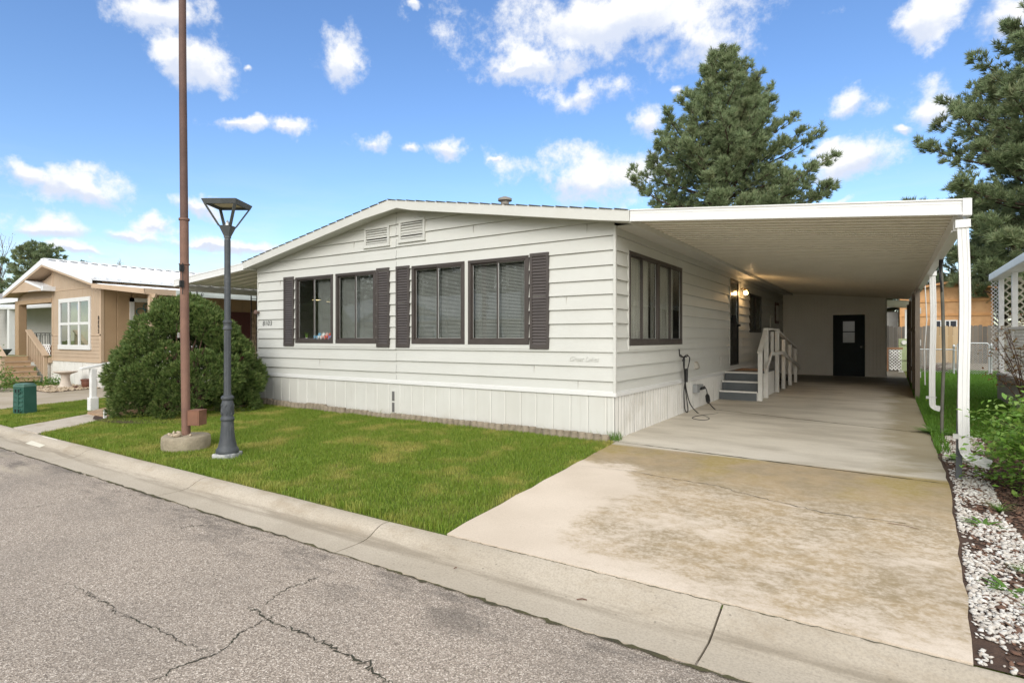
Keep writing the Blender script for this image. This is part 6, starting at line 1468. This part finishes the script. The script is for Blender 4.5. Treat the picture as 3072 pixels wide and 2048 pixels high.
# ------------------------------------------------------------------ across the street (seen only in the window glass)
oh = thing('street_house', 'long beige house across the street with grey roof and white trim', 'house', (-20,-22,-.05))
m = MB(); m.box(-33,-9,-30,-21,-.06,2.75); m.prism([(-27.5,-20.6,2.7),(-20,-20.6,2.7),(-23.7,-20.6,4.2)],(0,-9,0)); m.build('wall', surf('beige_siding', (.72,.62,.47), rough=.7), oh)
m = MB(); m.hexa([(-33.5,-20.3,2.72),(-8.5,-20.3,2.72),(-8.5,-25.5,4.5),(-33.5,-25.5,4.5),(-33.5,-20.3,2.8),(-8.5,-20.3,2.8),(-8.5,-25.5,4.6),(-33.5,-25.5,4.6)]); m.hexa([(-28,-19.9,2.65),(-23.7,-19.9,4.25),(-23.7,-25,4.25),(-28,-25,2.65),(-28,-19.9,2.75),(-23.7,-19.9,4.35),(-23.7,-25,4.35),(-28,-25,2.75)]); m.hexa([(-23.7,-19.9,4.25),(-19.5,-19.9,2.65),(-19.5,-25,2.65),(-23.7,-25,4.25),(-23.7,-19.9,4.35),(-19.5,-19.9,2.75),(-19.5,-25,2.75),(-23.7,-25,4.35)]); m.build('roof', surf('grey_roof', (.42,.43,.43), rough=.8), oh)
m = MB(); m.box(-33.5,-8.5,-20.3,-20.22,2.55,2.8); m.build('fascia', M['alu'], oh)
m = MB(); m.prism([(-28,-19.9,2.55),(-23.7,-19.9,4.15),(-19.5,-19.9,2.55),(-19.5,-19.9,2.75),(-23.7,-19.9,4.35),(-28,-19.9,2.75)],(0,.05,0)); m.build('fascia', M['alu'], oh)
for xx in (-31,-25.5,-22,-17,-12.5):
    m = MB(); yb = -20.98 if not -27.5 < xx < -20 else -20.58; m.box(xx-.75,xx+.75,yb,yb+.05,1.0,2.3); o = m.build('window', M['alu'], oh); m = MB(); m.box(xx-.65,xx+.65,yb+.05,yb+.055,1.1,2.2); m.build('pane', surf('street_pane', (.05,.06,.07), rough=.1), o)
leafy('broad leafy tree behind the left end of the beige street house', (-33,-31,0), 10.5, 4.6, 9000, 14, 'conifer', .27)
leafy('broad leafy tree behind the beige house across the street', (-23,-33,0), 11, 4.4, 9000, 15, 'conifer', .27)
leafy('pale blossoming tree across the street near the beige house', (-15.5,-30,0), 9.5, 3.4, 7000, 16, 'bud', .2)
leafy('dark tree at the right end of the beige house across the street', (-8,-32,0), 11, 4.4, 9000, 17, 'conifer', .27)
leafy('tall leafy tree left of the beige street house', (-41,-26,0), 12, 5.0, 10000, 18, 'conifer', .3)
leafy('wide leafy tree far left across the street', (-50,-24,0), 12, 5.4, 10000, 19, 'conifer', .3)
leafy('leafy tree farthest left along the opposite pavement', (-60,-27,0), 13, 5.6, 10000, 20, 'conifer', .32)

src = leafy('tree in the far row across the street', (-100,-42,0), 15, 6.2, 9000, 22, 'conifer', .4)
src['group'] = 'far row of trees across the street'
for i in range(7):
    o = copy_tree(src); o.location = (-92+10*i, -42+3*math.sin(i*2.1), 0); o.rotation_euler = (0,0,i*1.3)

# ------------------------------------------------------------------ sky, sun, camera
w = bpy.data.worlds.new('World'); SC.world = w; w.use_nodes = True
t = NT.__new__(NT); t.t = w.node_tree; t.t.nodes.clear(); t.out = t.n('ShaderNodeOutputWorld')
SUN_EL, SUN_AZ = R(31), R(160)          # azimuth clockwise from +Y
sky = t.n('ShaderNodeTexSky', sky_type='NISHITA'); sky.sun_disc = False; sky.sun_elevation = SUN_EL; sky.sun_rotation = SUN_AZ; sky.air_density = 1.0; sky.dust_density = .7; sky.ozone_density = 2.0
d = t.n('ShaderNodeTexCoord').outputs['Generated']
wn = t.n('ShaderNodeTexNoise', ins={'Vector': d, 'Scale': 7.0, 'Detail': 5, 'Roughness': .6}).outputs['Color']
wv = t.n('ShaderNodeVectorMath', operation='SUBTRACT', ins={0: wn, 1: (.5,.5,.5)}).outputs[0]
wv = t.n('ShaderNodeVectorMath', operation='SCALE', ins={0: wv, 'Scale': .09}).outputs[0]
dd = t.n('ShaderNodeVectorMath', operation='ADD', ins={0: d, 1: wv}).outputs[0]
best = None; low = None
for (c, az, a, b) in CLOUDS:
    mp = t.n('ShaderNodeMapping', vector_type='TEXTURE', ins={'Vector': dd, 'Location': c, 'Rotation': (0,0,az), 'Scale': (a, .6, b)})
    l = t.n('ShaderNodeVectorMath', operation='LENGTH', ins={0: mp.outputs[0]}).outputs['Value']
    zl = t.xyz(mp.outputs[0])[2]
    # density falls off faster below than above, giving flat bases
    v_ = t.math('SUBTRACT', 1, l)
    best = v_ if best is None else t.n('ShaderNodeMath', operation='SMOOTH_MAX', ins={0: best, 1: v_, 2: .12}).outputs[0]
    g_ = t.math('MULTIPLY', zl, t.math('MAXIMUM', v_, 0))
    low = g_ if low is None else t.math('ADD', low, g_)
f1 = t.noise(d, 15, 10, .66); f2 = t.noise(d, 5, 4, .5)
ff = t.math('ADD', t.math('MULTIPLY', t.math('SUBTRACT', f1, .5), 2.5), t.math('MULTIPLY', t.math('SUBTRACT', f2, .5), .8))
den = t.math('ADD', t.math('MAXIMUM', best, -.6), ff)
mask = t.step(den, .06, .80)
# thin veil near the horizon and an unseen cloud deck added for soft fill overhead / behind the photographer
z = t.xyz(d)[2]
veil = t.math('MULTIPLY', t.math('MULTIPLY', t.step(z, .30, .03), t.step(t.noise(t.n('ShaderNodeVectorMath', operation='MULTIPLY', ins={0: d, 1: (1,1,5)}).outputs[0], 4, 6, .6), .42, .66)), .38)
mask = t.math('MAXIMUM', mask, veil)
fwd = t.n('ShaderNodeVectorMath', operation='DOT_PRODUCT', ins={0: d, 1: (-.552,.834,0)}).outputs['Value']
deck = t.math('MAXIMUM', t.step(z, .60, .80), t.step(fwd, .12, -.25))
dcol = t.mix(t.step(z, .0, .75), SKY['decklow'], SKY['deck'])
deck = t.math('MULTIPLY', deck, t.math('ADD', .72, t.math('MULTIPLY', t.step(t.noise(d, 3, 6, .6), .35, .65), .28)))
base_lit = t.math('MULTIPLY', t.step(t.math('ADD', t.math('MULTIPLY', low, 2.2), t.math('MULTIPLY', t.math('SUBTRACT', f1, .5), .9)), -.42, .12), 1.0)
cw = t.mix(base_lit, SKY['shade'], SKY['white'])
skyc = t.n('ShaderNodeHueSaturation', ins={'Hue': SKY['hue'], 'Saturation': SKY['sat'], 'Value': SKY['val'], 'Color': sky.outputs[0]}).outputs[0]
col = t.mix(mask, skyc, cw); col = t.mix(deck, col, dcol)
bg = t.n('ShaderNodeBackground', ins={'Color': col, 'Strength': .1}); t.t.links.new(bg.outputs[0], t.out.inputs[0])
w.cycles.sampling_method = 'MANUAL'; w.cycles.sample_map_resolution = 512

sl = bpy.data.lights.new('sun', 'SUN'); so = bpy.data.objects.new('sun', sl); COL.objects.link(so)
sl.energy = SUN_E; sl.angle = R(36); sl.color = (1,.975,.92)
sd = Vector((math.sin(SUN_AZ)*math.cos(SUN_EL), math.cos(SUN_AZ)*math.cos(SUN_EL), math.sin(SUN_EL)))
so.rotation_euler = sd.to_track_quat('Z', 'Y').to_euler()
pl = bpy.data.lights.new('porch_light', 'POINT'); po = bpy.data.objects.new('porch_light', pl); COL.objects.link(po); po.location = (.20,7.98,2.56); pl.energy = 8; pl.shadow_soft_size = .03; pl.color = (1,.62,.28)

cam = bpy.data.cameras.new('camera'); co = bpy.data.objects.new('camera', cam); COL.objects.link(co); SC.camera = co
co.location = (3.17,-7.37,1.41); co.rotation_euler = (R(90), 0, math.atan2(.552,.834))
cam.sensor_width = 36; cam.lens = 36*1707/3072; cam.shift_y = -9/3072; cam.clip_end = 2000; cam.clip_start = .05
SC.view_settings.view_transform = 'Standard'; SC.view_settings.look = 'None'; SC.view_settings.exposure = EXPO; SC.view_settings.gamma = 1
SC.cycles.max_bounces = 14; SC.cycles.transparent_max_bounces = 24; SC.cycles.diffuse_bounces = 9; SC.cycles.glossy_bounces = 4
SC.cycles.sample_clamp_indirect = 6
